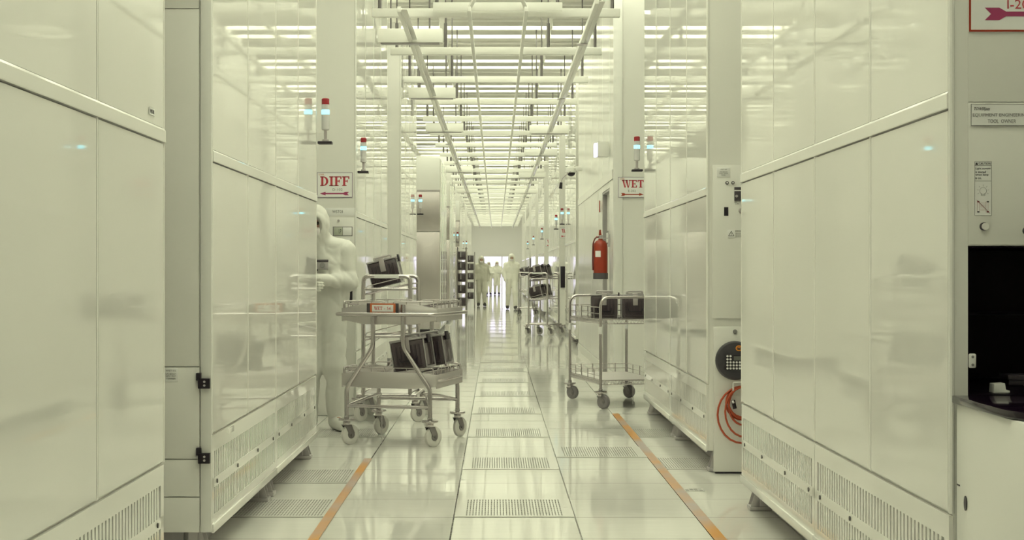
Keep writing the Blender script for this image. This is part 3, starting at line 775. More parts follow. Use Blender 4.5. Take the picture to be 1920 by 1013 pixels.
for X, cuts, a0, side in ((-.845, IL, 13.2, 'left'), (.855, IR, 12.8, 'right')):
    ends = [a0]+[q+d for q in cuts for d in (-.07, .07)]+[80]
    for i in range(0, len(ends), 2):
        nm = ('nearest', 'second', 'third', 'fourth', 'fifth', 'farthest')[i//2 if i < len(ends)-2 else 5]
        rail('%s length of outer ceiling rail on the %s side of the aisle' % (nm, side), X, ends[i], ends[i+1], .036, .05, True)
rail('inner ceiling rail left of the aisle centre', -.235, 13.2, 80, .032, .045)
rail('inner ceiling rail right of the aisle centre', .265, 13.2, 80, .032, .045)
def ionizer(label, sgn, y, x0, x1):
    t = thing('ionizer_bar', label, 'ionizer bar', (sgn*(x0+x1)/2, y, ZB+.045), 0, 'boxed bars hung below the ceiling rails')
    w = (x1-x0)/2
    MB().box(-w, w, -.06, .06, -.14, -.002).build('housing', CHAN, t, bevel=.004)
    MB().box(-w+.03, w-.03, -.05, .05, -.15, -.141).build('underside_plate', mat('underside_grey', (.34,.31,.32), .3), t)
    for x in (-w*.6, w*.6): 
        MB().cyl((x, .0, -.001), (x, .0, CEIL-ZB-.05), .009, n=8).build('hanger_rod', RODM, t)
for i, y in enumerate((15.0, 19.8, 24.6, 34.6, 43.8)):
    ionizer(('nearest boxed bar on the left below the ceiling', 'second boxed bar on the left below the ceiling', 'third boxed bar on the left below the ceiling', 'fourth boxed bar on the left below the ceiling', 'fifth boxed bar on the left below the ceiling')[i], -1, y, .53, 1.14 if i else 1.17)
for i, y in enumerate((24.9, 29.7, 36.6, 44)):
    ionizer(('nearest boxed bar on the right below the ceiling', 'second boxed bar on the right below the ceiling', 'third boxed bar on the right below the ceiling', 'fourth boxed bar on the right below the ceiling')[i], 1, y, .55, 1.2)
t = thing('junction_plate', 'wide cream plate in front of the nearest strut channel', 'plate', (0, 13.70, ZB+.035), 0)
MB().box(-.57, .60, -.012, .0, -.035, .045).build('plate', CHAN, t, bevel=.003)
for x in (-.235, .265):
    MB().tube([(x, -.02, -.0), (x*.6+.02, -.5, .10)], .02, 6).build('hanging_brace', CHAN, t)

# ------------------------------------------------------------------ wall equipment on the right
t = thing('emergency_light', 'white box lamp with a pale lit side, high on the panelled wall', 'wall lamp', (1.262, 17.0, 2.50))
MB().box(-.125, 0-.004, -.09, .09, 0, .165).build('wall_mount_case', WHITE, t, bevel=.006)
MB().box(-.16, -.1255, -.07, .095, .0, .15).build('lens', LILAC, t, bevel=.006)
t = thing('security_camera', 'dome security camera on the corner of the panelled wall', 'security camera', (1.262, 22.2, 2.66))
MB().box(-.10, -.002, -.05, .05, .03, .09).build('wall_mount_arm', WHITE, t, bevel=.005)
MB().lathe([(.075,.0),(.08,.03),(.07,.075),(.04,.09)], c=(-.16,0,.0), n=18).build('housing', WHITE, t)
MB().ball((-.16,0,-.002), (.062,.062,.055), 16, 10).build('dome', BLACK, t)
MB().tube(fillet([(-.10,-.05,.05),(-.20,-.08,.0),(-.30,-.1,-.10),(-.31,-.1,-.16)], .05), .006, 6).build('cable', PALEG, t)
MB().cyl((-.31,-.1,-.15),(-.32,-.1,-.24), .02, .026, n=10).build('cable_plug', BLACK, t)
t = thing('alarm_strip', 'small red upright strip on the panelled wall left of the narrow window', 'alarm', (1.262, 18.35, 1.93))
MB().box(-.012, -.0, -.03, .03, 0, .14).build('sign_case', RED, t, bevel=.003)
# fire extinguisher
t = thing('fire_extinguisher', 'red fire extinguisher with grey boot hanging on the panelled wall', 'fire extinguisher', (1.165, 16.88, 1.128))
R_ = .079
MB().lathe([(R_*1.02,.0),(R_*1.06,.004),(R_*1.06,.068)], n=28).build('boot', mat('boot_grey', (.10,.09,.10), .5), t)
MB().lathe([(R_,.066),(R_,.36),(R_*.93,.395),(R_*.72,.422),(R_*.36,.437),(R_*.30,.452)], n=28).build('cylinder', RED, t)
MB().lathe([(.02,.450),(.022,.455),(.022,.485),(.014,.49)], n=14).build('valve', PALEG, t)
MB().prism([(-.02,.487),(-.016,.545),(.004,.552),(.012,.487)], 'y', -.012, .012).build('lever', RED, t, bevel=.003)
MB().box(-.05, .01, -.009, .009, .468, .478).build('carry_handle', RED, t, bevel=.003)
MB().tube(fillet([(-.02,-.02,.47),(-.06,-.03,.46),(-.085,-.03,.40),(-.088,-.02,.20),(-.085,-.01,.10)], .05), .008, 8).build('discharge_hose', mat('hose_maroon', (.14,.02,.02), .4), t)
lbm = MB(); n = 6
for i in range(n):
    a0, a1 = -2.45+i*.85/n, -2.45+(i+1)*.85/n
    P_ = lambda a, z: (R_*1.012*math.cos(a), R_*1.012*math.sin(a), z)
    Q_ = lambda a, z: (R_*1.002*math.cos(a), R_*1.002*math.sin(a), z)
    lbm.add([P_(a0,.245),P_(a1,.245),P_(a1,.315),P_(a0,.315),Q_(a0,.245),Q_(a1,.245),Q_(a1,.315),Q_(a0,.315)], [(0,1,2,3),(4,7,6,5),(0,4,5,1),(3,2,6,7),(0,3,7,4),(1,5,6,2)])
lbm.build('label', PLATE, t)
gm_ = MB(); gm_.tube(fillet([(.092,0,.455),(.03,-.03,.455),(-.03,-.03,.455)], .02), .005, 6); gm_.box(.085, .0965, -.03, .03, .36, .50); gm_.build('wall_mount', ZINC, t)
t = thing('extinguisher_sign', 'small pale tag plate on the panelled wall behind the extinguisher top', 'sign', (1.264, 17.0, 1.52), 0)
MB().box(-.004, -.0005, -.0, .30, 0, .15).build('sign_plate', GREYI, t, bevel=.001); MB().box(-.006, -.0041, .03, .27, .02, .13).build('sign_sheet', PLATE, t)

# ------------------------------------------------------------------ wafer carrier boxes
def carrier_proto():
    t = thing('wafer_box', 'x', 'wafer carrier box', (0, 0, 0))
    w, dd, h = .118, .105, .215
    m = MB(); m.prism([(-w*.94, .012), (w*.94, .012), (w, .05), (w, h), (-w, h), (-w, .05)], 'y', -dd, dd); m.build('case', SMOKE, t, bevel=.008, seg=3)
    m = MB()
    for i in range(7):
        x = -w*.72+i*w*.24; m.box(x-.007, x+.007, -dd-.007, -dd-.0005, .05, h-.03)
    m.box(-w*.8, w*.8, -dd-.010, -dd-.0005, .022, .040)
    m.build('front_rib', SMOK2, t, bevel=.002)
    m = MB(); m.box(-w-.008, w+.008, -dd-.008, dd+.008, h+.0005, h+.016); m.build('lid', CLEAR, t, bevel=.005)
    for sx in (-1, 1):
        xa, xb = sorted((sx*(w+.0005), sx*(w+.006)))
        m = MB(); m.box(xa, xb, -dd-.004, -dd+.012, .012, h); m.box(xa, xb, dd-.012, dd+.004, .012, h); m.box(xa, xb, -dd+.012, dd-.012, .012, .026); m.build('side_rim', CLEAR, t)
    m = MB(); m.box(-.022, .022, -dd-.016, -dd-.0075, h-.085, h+.02); m.box(-.022, .022, -dd-.016, -.03, h+.0165, h+.024); m.build('latch_strip', PALEG, t, bevel=.003)
    m = MB(); m.tube(fillet([(-.07,0,h+.016),(-.07,0,h+.04),(.07,0,h+.04),(.07,0,h+.016)], .015), .009, 8); m.box(-.06,.06,-.035,.035,h+.0165,h+.028); m.build('carry_handle', mat('clear_handle', (.45,.42,.42), .2), t, bevel=.002)
    m = MB(); m.tube(fillet([(-w*.55,-dd-.016,.10),(-w*.5,-dd-.018,.075),(w*.5,-dd-.018,.075),(w*.55,-dd-.016,.10)], .015), .006, 6); m.build('front_bail', BLACK, t)
    m = MB(); m.box(w+.0065, w+.02, -.035, .035, h-.03, h+.03); m.build('side_clip', BLACK, t, bevel=.004)
    return t
proto = carrier_proto(); used = [False]
def carrier(loc, rz, tilt, label, group):
    if not used[0]: o = proto; used[0] = True
    else: o = dup(proto)
    o.location = loc; o.rotation_euler = (0, -tilt, rz)
    o['label'] = label; o['group'] = group
    return o

# ------------------------------------------------------------------ carts
def caster(parent, x, y, r, ang, wm, ztop, dark=False):
    c = bpy.data.objects.new('caster', None)
    m = MB(); m.cyl((0,0,ztop-.016),(0,0,ztop), .056, n=20); m.cyl((0,0,ztop-.012),(0,0,ztop-.045), .026, n=14)
    m.cyl((0,0,ztop),(0,0,ztop+.02), .018, n=12)
    base = m.build('caster', STEEL, parent, bevel=.002); base.location = (x, y, 0); base.rotation_euler = (0, 0, ang)
    f = MB()
    for s_ in (-.022, .018):
        f.prism([(-.028, ztop-.045), (.028, ztop-.045), (.056, r+.012), (.038, r-.016), (.010, r+.004)], 'y', s_, s_+.004)
    f.box(-.028, .028, -.022, .022, ztop-.05, ztop-.044); f.cyl((.03,-.026,r),(.03,.026,r), .008, n=10)
    f.build('fork', FORK, base)
    MB().cyl((.03,-.019,r+.001),(.03,.019,r+.001), r*.40, n=16).build('hub', FORK, base)
    wl = MB().lathe([(r*.45,-.015),(r*.86,-.017),(r,-.010),(r,.010),(r*.86,.017),(r*.45,.015)], c=(.03,0,r+.001), n=24, M=Matrix.Rotation(PI/2, 3, 'X')); wl.build('wheel', wm, base)
    bpy.data.objects.remove(c)
    return base

# --- big stainless tray cart in the foreground
YA = math.radians(-14.5)
TC = Vector((-.665, 10.86, 0))
tc_ = thing('tray_cart', 'stainless tray cart with WET - 56 plate, nearest cart in the aisle', 'cart', TC, YA)
def tray(z0, hx, hy, hm, he, name):
    """boat shaped pan rim: sheet walls deeper in the middle of each side"""
    m = MB(); th = .004
    for s_ in (-1, 1):
        poly = [(-hx, z0-he), (-hx*.55, z0-hm), (hx*.55, z0-hm), (hx, z0-he), (hx, z0+he), (hx*.55, z0+hm*.95), (-hx*.55, z0+hm*.95), (-hx, z0+he)]
        m.prism(poly, 'y', s_*hy-th, s_*hy+th)
        poly = [(-hy, z0-he*1.3), (hy, z0-he*1.3), (hy, z0+he), (-hy, z0+he)]
        m.prism(poly, 'x', s_*hx-th, s_*hx+th)
    return m.build(name, SHEET, tc_, bevel=.0015)
HX, HY = .345, .325
ZT = .918
for zt, hm, nm in ((ZT, .072, 'top_tray'), (.458, .058, 'lower_tray')):
    o = tray(zt, HX, HY, hm, hm*(.55 if zt > .8 else .72), nm)
    m = MB(); q = .03
    bo = .092 if zt > .8 else -.02
    path = fillet([(-HX-.02,-HY-bo,zt),(HX+.02,-HY-bo,zt),(HX+.02,HY+bo,zt),(-HX-.02,HY+bo,zt)], .07, 6, True)
    m.tube(path, .0135 if zt > .8 else .009, 10, True); m.build('bumper_tube', STEEL, o)
    if zt > .8:
        for sy in (-1, 1):
            for x_ in (-.27, .27): MB().cyl((x_, sy*HY, zt), (x_, sy*(HY+.08), zt), .008, n=8).build('bumper_strut', STEEL, o)
    # V shaped wire shelf
    m = MB(); zb = zt-.0+(.02 if zt > .8 else .015)
    for i in range(15):
        y = -HY+.03+i*(2*HY-.06)/14
        m.tube([(-HX+.01, y, zb+.055), (0, y, zb), (HX-.01, y, zb+.055)], .0032, 5)
    for x in (-.3, -.15, 0, .15, .3):
        z = zb+abs(x)/HX*.055-.004; m.tube([(x, -HY+.01, z), (x, HY-.01, z)], .004, 5)
    m.build('wire_shelf', STEEL, o)
    # wire rails around the tray
    zr = zt+.088 if zt > .8 else zt+.085
    for (xa, xb, ya, yb) in ((-HX+.02, -.03, -HY, -HY), (.03, HX-.02, -HY, -HY), (-HX+.02, -.03, HY, HY), (.03, HX-.02, HY, HY), (-HX, -HX, -HY+.03, -.02), (-HX, -HX, .02, HY-.03), (HX, HX, -HY+.03, -.02), (HX, HX, .02, HY-.03)):
        m = MB(); z_ = zt+.03
        m.tube(fillet([(xa,ya,z_),(xa,ya,zr),(xb,yb,zr),(xb,yb,z_)], .02), .0042, 6)
        for k in (1, 2):
            f_ = k/3; m.tube([(xa+(xb-xa)*f_, ya+(yb-ya)*f_, z_), (xa+(xb-xa)*f_, ya+(yb-ya)*f_, zr)], .0032, 5)
        m.build('wire_rail', STEEL, o)
for sy in (-1, 1):
    for sx in (-1, 1):
        m = MB().tube(fillet([(sx*.305,sy*.345,.205),(sx*.305,sy*.345,.40),(sx*.11,sy*.345,.69),(sx*.11,sy*.345,.985)], .035, 5), .0155, 12)
        lg_ = m.build('leg', STEEL, tc_)
    MB().cyl((-.305,sy*.345,.275),(.305,sy*.345,.275), .012, n=10).build('cross_bar', STEEL, tc_)
for sx in (-1, 1):
    MB().tube(fillet([(sx*.305,-.345,.275),(sx*.2,-.1,.33),(sx*.2,.1,.33),(sx*.305,.345,.275)], .08), .011, 10).build('side_bar', STEEL, tc_)
for (sx, sy, an) in ((-1,-1,1.0),(1,-1,1.05),(-1,1,1.15),(1,1,1.2)):
    caster(tc_, sx*.305, sy*.345, .071, an, WHEEL, .187)
m = MB()
for i in range(14):
    z = .27-i*.019
    m.tube([(-.06+(0 if i % 2 else .004*math.cos(t)), -.30+(.004*math.cos(t) if i % 2 else 0), z+.011*math.sin(t)) for t in [2*PI*k/8 for k in range(8)]], .0016, 4, True)
m.build('grounding_chain', ZINC, tc_)
pl_ = MB().box(-.115, .06, -HY-.034, -HY-.0285, ZT-.01, ZT+.058); 
pc = MB().box(-.115, .070, -.006, .0, -.034, .034).build('name_plate', TAN, tc_, loc=(0, -HY-.062, ZT+.042))
MB().box(-.10, .055, -.0085, -.0062, -.024, .024).build('plate_sheet', PLATE, pc)
g = slab_glyphs('WET', .062, .024, -.0092, -.0086); g.xf(Matrix.Translation((-.085,0,-.012))); g.build('lettering', REDL, pc, smooth=False)
put('lettering', text_mesh('- 56', .052, .021, REDL), pc, (.014, -.0086, 0))
MB().box(-.14, -.116, -.004, .002, -.03, .034).build('plate_holder', DARKG, pc); MB().box(.071, .092, -.004, .002, -.03, .034).build('plate_holder', DARKG, pc)
MB().box(-.09, .03, -.005, .001, -.052, -.036).build('paper_slip', PLATE, pc)
# boxes on the lower tray (right slope of the V)
Rz = Matrix.Rotation(YA, 3, 'Z')
tl = math.atan2(.055, HX)
def on_tray(x, y, zt, lift=0):
    p = Rz @ Vector((x, y, 0)); return Vector((TC.x+p.x, TC.y+p.y, zt+.015+abs(x)/HX*.055-.012+.018+lift))
carrier(on_tray(.150,-.185,.458,.014), YA, tl, 'dark wafer box on the lower tray of the tray cart, front one', 'wafer boxes on the tray cart')
carrier(on_tray(.205,.085,.458,.014), YA, tl, 'dark wafer box on the lower tray of the tray cart, behind front one', 'wafer boxes on the tray cart')

# --- box trolley with two arches
def trolley(loc, rz, label, group):
    t = thing('box_trolley', label, 'trolley', loc, rz, group)
    W, Dp = .19, .285
    for sy in (-1, 1):
        m = MB().tube(fillet([(-W,sy*Dp,.20),(-W,sy*Dp,1.175),(W,sy*Dp,1.175),(W,sy*Dp,.20)], .05, 6), .0165, 12); m.build('arch', STEEL, t)
        m = MB().cyl((-W,sy*Dp,1.072),(W,sy*Dp,1.072), .0125, n=10); m.build('cross_bar', STEEL, t)
        m = MB().cyl((-W,sy*Dp,.69),(W,sy*Dp,.69), .0125, n=10); m.build('cross_bar', STEEL, t)
        MB().cyl((-W-.05,sy*Dp,.215),(W+.05,sy*Dp,.215), .014, n=10).build('base_bar', STEEL, t)
        MB().box(-.10, .10, sy*Dp-.0175, sy*Dp-.0165, 1.16, 1.19).build('white_tape', PLATE, t, bevel=.0004)
    for sx in (-1, 1):
        MB().cyl((sx*(W+.04),-Dp,.215),(sx*(W+.04),Dp,.215), .014, n=10).build('base_bar', STEEL, t)
        for sy in (-1, 1): caster(t, sx*(W+.04), sy*Dp, .071, 1.0 if sx < 0 else .8, WHEEL, .195)
    for z, nm in ((1.075, 'top_shelf'), (.70, 'middle_shelf')):
        m = MB(); 
        for i in range(9):
            y = -Dp+.02+i*(2*Dp-.04)/8; m.tube([(-W, y, z-.045), (W, y, z+.045)], .0035, 5)
        for x in (-W, 0, W): m.tube([(x, -Dp, z+x/W*.045-.004), (x, Dp, z+x/W*.045-.004)], .0055, 6)
        m.tube(fillet([(-W,-Dp-.01,z-.04),(-W+.03,-Dp-.01,z+.02),(W-.03,-Dp-.01,z+.10),(W,-Dp-.01,z+.05)], .02), .004, 6)
        m.build(nm, STEEL, t)
    MB().box(-W, W, -Dp, Dp, .222, .232).build('base_plate', SHEET, t, bevel=.001)
    return t
TT = math.atan2(.09, .38)
def on_trolley(loc, rz, x, y, z):
    p = Matrix.Rotation(rz, 3, 'Z') @ Vector((x, y, 0)); return Vector((loc[0]+p.x, loc[1]+p.y, z+x/.19*.045))
q = Vector((-.865, 12.50, 0)); rz_ = -.06
trolley(q, rz_, 'box trolley standing just behind the tray cart, by the DIFF tool', 'box trolleys')
carrier(on_trolley(q, rz_, -.015, -.02, 1.075+.016), rz_, TT, 'tilted dark wafer box on top of the trolley behind the tray cart', 'wafer boxes on trolleys')
q = Vector((.90, 28.55, 0)); rz_ = -.42
trolley(q, rz_, 'box trolley on the right of the aisle loaded with wafer boxes, nearer one', 'box trolleys')
carrier(on_trolley(q, rz_, -.05, -.128, 1.090), rz_, TT, 'wafer box on top of the loaded right trolley, front one', 'wafer boxes on trolleys')
carrier(on_trolley(q, rz_, -.03, .128, 1.090), rz_, TT, 'wafer box on top of the loaded right trolley, back one', 'wafer boxes on trolleys')
carrier(on_trolley(q, rz_, -.05, -.128, .715), rz_, TT, 'wafer box on the middle shelf of the loaded right trolley, front one', 'wafer boxes on trolleys')
carrier(on_trolley(q, rz_, -.03, .128, .715), rz_, TT, 'wafer box on the middle shelf of the loaded right trolley, back one', 'wafer boxes on trolleys')
q = Vector((.84, 41.3, 0)); rz_ = -.1
trolley(q, rz_, 'box trolley on the right beside the white-suited walker, farther one', 'box trolleys')
carrier(on_trolley(q, rz_, -.02, -.02, 1.087), rz_, TT, 'wafer box on the farther right trolley, beside the white-suited walker', 'wafer boxes on trolleys')

# --- wire utility cart on the right
A_, B_ = Vector((.925, 13.38, 0)), Vector((.705, 14.42, 0))
ax = (B_-A_).normalized(); rzw = math.atan2(-ax.x, ax.y)
LW, WW = (B_-A_).length, .56
wc = thing('wire_cart', 'chrome wire utility cart with two wafer boxes, right of the aisle', 'cart', A_, rzw)
for y in (0, LW):
    m = MB().tube(fillet([(0,y,.15),(0,y,.985),(WW,y,.985),(WW,y,.15)], .085, 8), .0135, 12); m.build('post_loop', STEEL, wc)
    for x in (0, WW): 
        MB().cyl((x,y,.66),(x,y,.725), .0155, n=12).build('white_tape', PLATE, wc)
for z, nm in ((.785, 'top_shelf'), (.245, 'lower_shelf')):
    m = MB(); 
    for i in range(26):
        y = .01+i*(LW-.02)/25; m.tube([(0,y,z),(WW,y,z)], .0026, 5)
    for (p0, p1) in (((0,0),(WW,0)),((0,LW),(WW,LW)),((0,0),(0,LW)),((WW,0),(WW,LW))):
        a = Vector((*p0, 0)); b = Vector((*p1, 0)); n = int((b-a).length/.03)
        for zz in (z+.004, z-.034): m.tube([a+Vector((0,0,zz)), b+Vector((0,0,zz))], .0042, 6)
        for i in range(n): 
            u = a+(b-a)*(i/n); v = a+(b-a)*((i+.5)/n); w_ = a+(b-a)*((i+1)/n)
            m.tube([u+Vector((0,0,z-.034)), v+Vector((0,0,z+.004)), w_+Vector((0,0,z-.034))], .0022, 4)
    sh = m.build(nm, STEEL, wc)
    hh = .11 if z > .5 else .085
    for (p0, p1) in (((0,0),(0,LW)),((WW,0),(WW,LW)),((0,LW),(WW,LW))):
        a = Vector((*p0, 0)); b = Vector((*p1, 0)); m = MB()
        for zz in (z+hh, z+hh*.5): m.tube([a+Vector((0,0,zz)), b+Vector((0,0,zz))], .0035, 6)
        for i in range(1, 5): 
            p = a+(b-a)*(i/5); m.tube([p+Vector((0,0,z)), p+Vector((0,0,z+hh+.006))], .0045, 6)
        m.build('wire_rail', STEEL, sh)
MB().box(.012, WW-.012, .012, LW-.012, .2495, .2535).build('shelf_liner', SHEET, wc)
for (x, y) in ((0,0),(0,LW),(WW,0),(WW,LW)): caster(wc, x, y, .064, -.9, WHEEL2, .155)
m = MB()
for i in range(9):
    z = .205-i*.02
    m.tube([(.30+(0 if i % 2 else .004*math.cos(t)), .01+(.004*math.cos(t) if i % 2 else 0), z+.011*math.sin(t)) for t in [2*PI*k/8 for k in range(8)]], .0016, 4, True)
m.build('grounding_chain', ZINC, wc)
def onw(x, y, z):
    p = Matrix.Rotation(rzw, 3, 'Z') @ Vector((x, y, 0)); return (A_.x+p.x, A_.y+p.y, z)
carrier(onw(.155, .42, .785-.007), -.08, 0, 'upright dark wafer box on the wire cart, one nearer the aisle', 'wafer boxes on the wire cart')
carrier(onw(.405, .30, .785-.007), -.02, 0, 'upright dark wafer box on the wire cart, one beside the tool', 'wafer boxes on the wire cart')

# --- racks of wafer boxes far down on the left
def rack(x0, x1, y, d, label, nlev, zs):
    t = thing('shelving_rack', label, 'rack', (x0, y, 0), 0, 'steel racks on the left side of the aisle')
    w = x1-x0
    for px in (0, w):
        for py in (0, d): MB().cyl((px,py,.001),(px,py,1.85), .016, n=8).build('post', STEEL, t)
    for z in zs:
        m = MB().box(0, w, 0, d, z-.012, z); m.build('shelf', SHEET, t)
    return t
zs = [.28, .62, .93, 1.24, 1.52]
rack(-1.03, -.80, 42.0-1.6, .5, 'steel shelving rack of wafer boxes on the left, nearer one', 4, zs)
small = MB(); small.box(-.10, .10, -.09, .09, 0, .20); sme = small.mesh('wafer_box', SMOKE, bevel=.012)
sml = MB().box(-.105, .105, -.095, .095, .2005, .225).mesh('lid', CLEAR, bevel=.004)
smh = MB().box(-.05, -.01, -.1, -.0905, .06, .20).mesh('latch_strip', CLEAR)
def smallbox(loc, label, group):
    t = thing('wafer_box', label, 'wafer carrier box', loc, 0, group)
    put('case', sme, t); put('lid', sml, t); put('latch_strip', smh, t)
for i, (z, nm) in enumerate(zip(zs, ('lowest', 'second lowest', 'middle', 'second highest', 'topmost'))):
    smallbox((-.915, 40.62, z+.001), 'wafer box on the %s shelf of the nearer left rack' % nm, 'wafer boxes on the nearer left rack')
rack(-.98, -.72, 50.6, .5, 'steel shelving rack on the left behind the nearer rack', 4, zs)
for i, (z, nm) in enumerate(zip(zs, ('lowest', 'second lowest', 'middle', 'second highest', 'topmost'))):
    smallbox((-.85, 50.8, z+.001), 'wafer box on the %s shelf of the farther left rack' % nm, 'wafer boxes on the farther left rack')

# ------------------------------------------------------------------ people (implicit surfaces)
def sdf_mesh(name, shape, lo, hi, h, m, neg=None):
    lo = np.array(lo, float); hi = np.array(hi, float)
    n = np.ceil((hi-lo)/h).astype(int)+1
    ax = [lo[i]+h*np.arange(n[i]) for i in range(3)]
    X, Yg, Z = np.meshgrid(*ax, indexing='ij')
    f = shape(X, Yg, Z)
    ins = f < 0
    c = np.zeros(tuple(n-1), int)
    for i in (0,1):
        for j in (0,1):
            for k in (0,1): c += ins[i:n[0]-1+i, j:n[1]-1+j, k:n[2]-1+k]
    act = (c > 0) & (c < 8)
    idx = -np.ones(tuple(n-1), int); cells = np.argwhere(act); idx[act] = np.arange(len(cells))
    acc = np.zeros((len(cells), 3)); cnt = np.zeros(len(cells))
    corners = [(i,j,k) for i in (0,1) for j in (0,1) for k in (0,1)]
    for a in range(8):
        for b in range(a+1, 8):
            A, B = np.array(corners[a]), np.array(corners[b])
            if np.abs(A-B).sum() != 1: continue
            fa = f[tuple((cells+A).T)]; fb = f[tuple((cells+B).T)]
            s = (fa < 0) != (fb < 0)
            t = np.where(s, fa/(fa-fb+1e-12), 0)[:, None]
            acc += np.where(s[:, None], A+(B-A)*t, 0); cnt += s
    V = lo+(cells+acc/np.maximum(cnt, 1)[:, None])*h
    faces = []
    for axis in range(3):
        u, v = [(1,2),(2,0),(0,1)][axis]
        d = np.zeros(3, int); d[axis] = 1
        sl0 = [slice(None)]*3; sl1 = [slice(None)]*3; sl0[axis] = slice(0, -1); sl1[axis] = slice(1, None)
        ch = ins[tuple(sl0)] != ins[tuple(sl1)]
        for p in np.argwhere(ch):
            if p[u] == 0 or p[v] == 0 or p[u] >= n[u]-1 or p[v] >= n[v]-1: continue
            q = []
            for du, dv in ((-1,-1),(0,-1),(0,0),(-1,0)):
                w = p.copy(); w[u] += du; w[v] += dv; q.append(idx[tuple(w)])
            if min(q) < 0: continue
            faces.append(tuple(q) if ins[tuple(p)] else tuple(q[::-1]))
    me = bpy.data.meshes.new(name); me.from_pydata([tuple(v) for v in V], [], [tuple(int(i) for i in q) for q in faces])
    bm = bmesh.new(); bm.from_mesh(me)
    bmesh.ops.smooth_vert(bm, verts=bm.verts, factor=.5, use_axis_x=True, use_axis_y=True, use_axis_z=True)
    bmesh.ops.recalc_face_normals(bm, faces=bm.faces); bm.to_mesh(me); bm.free()
    me.materials.append(m); me.shade_smooth()
    return me
def cone_d(X, Y, Z, a, b, ra, rb):
    a = np.array(a, float); b = np.array(b, float); ab = b-a; L2_ = max((ab**2).sum(), 1e-9)
    t = np.clip(((X-a[0])*ab[0]+(Y-a[1])*ab[1]+(Z-a[2])*ab[2])/L2_, 0, 1)
    return np.sqrt((X-a[0]-t*ab[0])**2+(Y-a[1]-t*ab[1])**2+(Z-a[2]-t*ab[2])**2)-(ra+(rb-ra)*t)
def ell_d(X, Y, Z, c, r):
    k = np.sqrt(((X-c[0])/r[0])**2+((Y-c[1])/r[1])**2+((Z-c[2])/r[2])**2)
    return (k-1)*min(r)
def smin(a, b, k):
    hh = np.clip(.5+.5*(b-a)/k, 0, 1); return b+(a-b)*hh-k*hh*(1-hh)
def shape_of(segs, ells, k, cut=None, fold=0):
    def fn(X, Y, Z):
        f = None
        for s in segs:
            d = cone_d(X, Y, Z, *s); f = d if f is None else smin(f, d, k)
        for e in ells:
            d = ell_d(X, Y, Z, *e); f = d if f is None else smin(f, d, k)
        if fold:
            wv = 1.6*np.sin(9*X+7*Y+5*Z)
            f = f+fold*((1-np.abs(np.sin(13*Z+9*X+wv)))**3+(1-np.abs(np.sin(11*Z-12*X+9*Y+1.3*wv+1)))**3+(1-np.abs(np.sin(16*X+6*Y-5*Z+wv)))**4)
        if cut:
            for e in cut: f = np.maximum(f, -ell_d(X, Y, Z, *e))
        return f
    return fn
def hand_segs(wr, d, nrm, side, curl):
    """wr wrist, d finger direction, nrm palm normal (facing side); side = direction of the thumb"""
    wr, d, nrm, side = [Vector(v) for v in (wr, d, nrm, side)]
    d.normalize(); side = (side-d*side.dot(d)).normalized(); nrm = (nrm-d*nrm.dot(d)-side*nrm.dot(side)).normalized()
    S = []
    for i, (ln, o) in enumerate(((.072,.030),(.080,.010),(.075,-.010),(.058,-.029))):
        k0 = wr+d*.092*(.98 if i in (0,3) else 1)+side*o
        S.append((wr+d*.012+side*o*.5, k0, .015, .012))
        p = k0; a = 0
        for j, fr in enumerate((.45,.32,.25)):
            a += curl*(.55, 1.0, .7)[j]*(1+.12*i)
            q = p+(d*math.cos(a)+nrm*math.sin(a))*ln*fr
            S.append((p, q, .0098-.0008*j, .0092-.0008*j)); p = q
    b = wr+d*.025+side*.022
    p1 = b+(d*.55+side*.75+nrm*.30).normalized()*.042; p2 = p1+(d*.85+side*.25+nrm*(.3+curl*.4)).normalized()*.032; p3 = p2+(d*.9+nrm*(.3+curl*.5)).normalized()*.026
    S += [(b, p1, .014, .0115), (p1, p2, .0112, .0100), (p2, p3, .0098, .0082)]
    return S
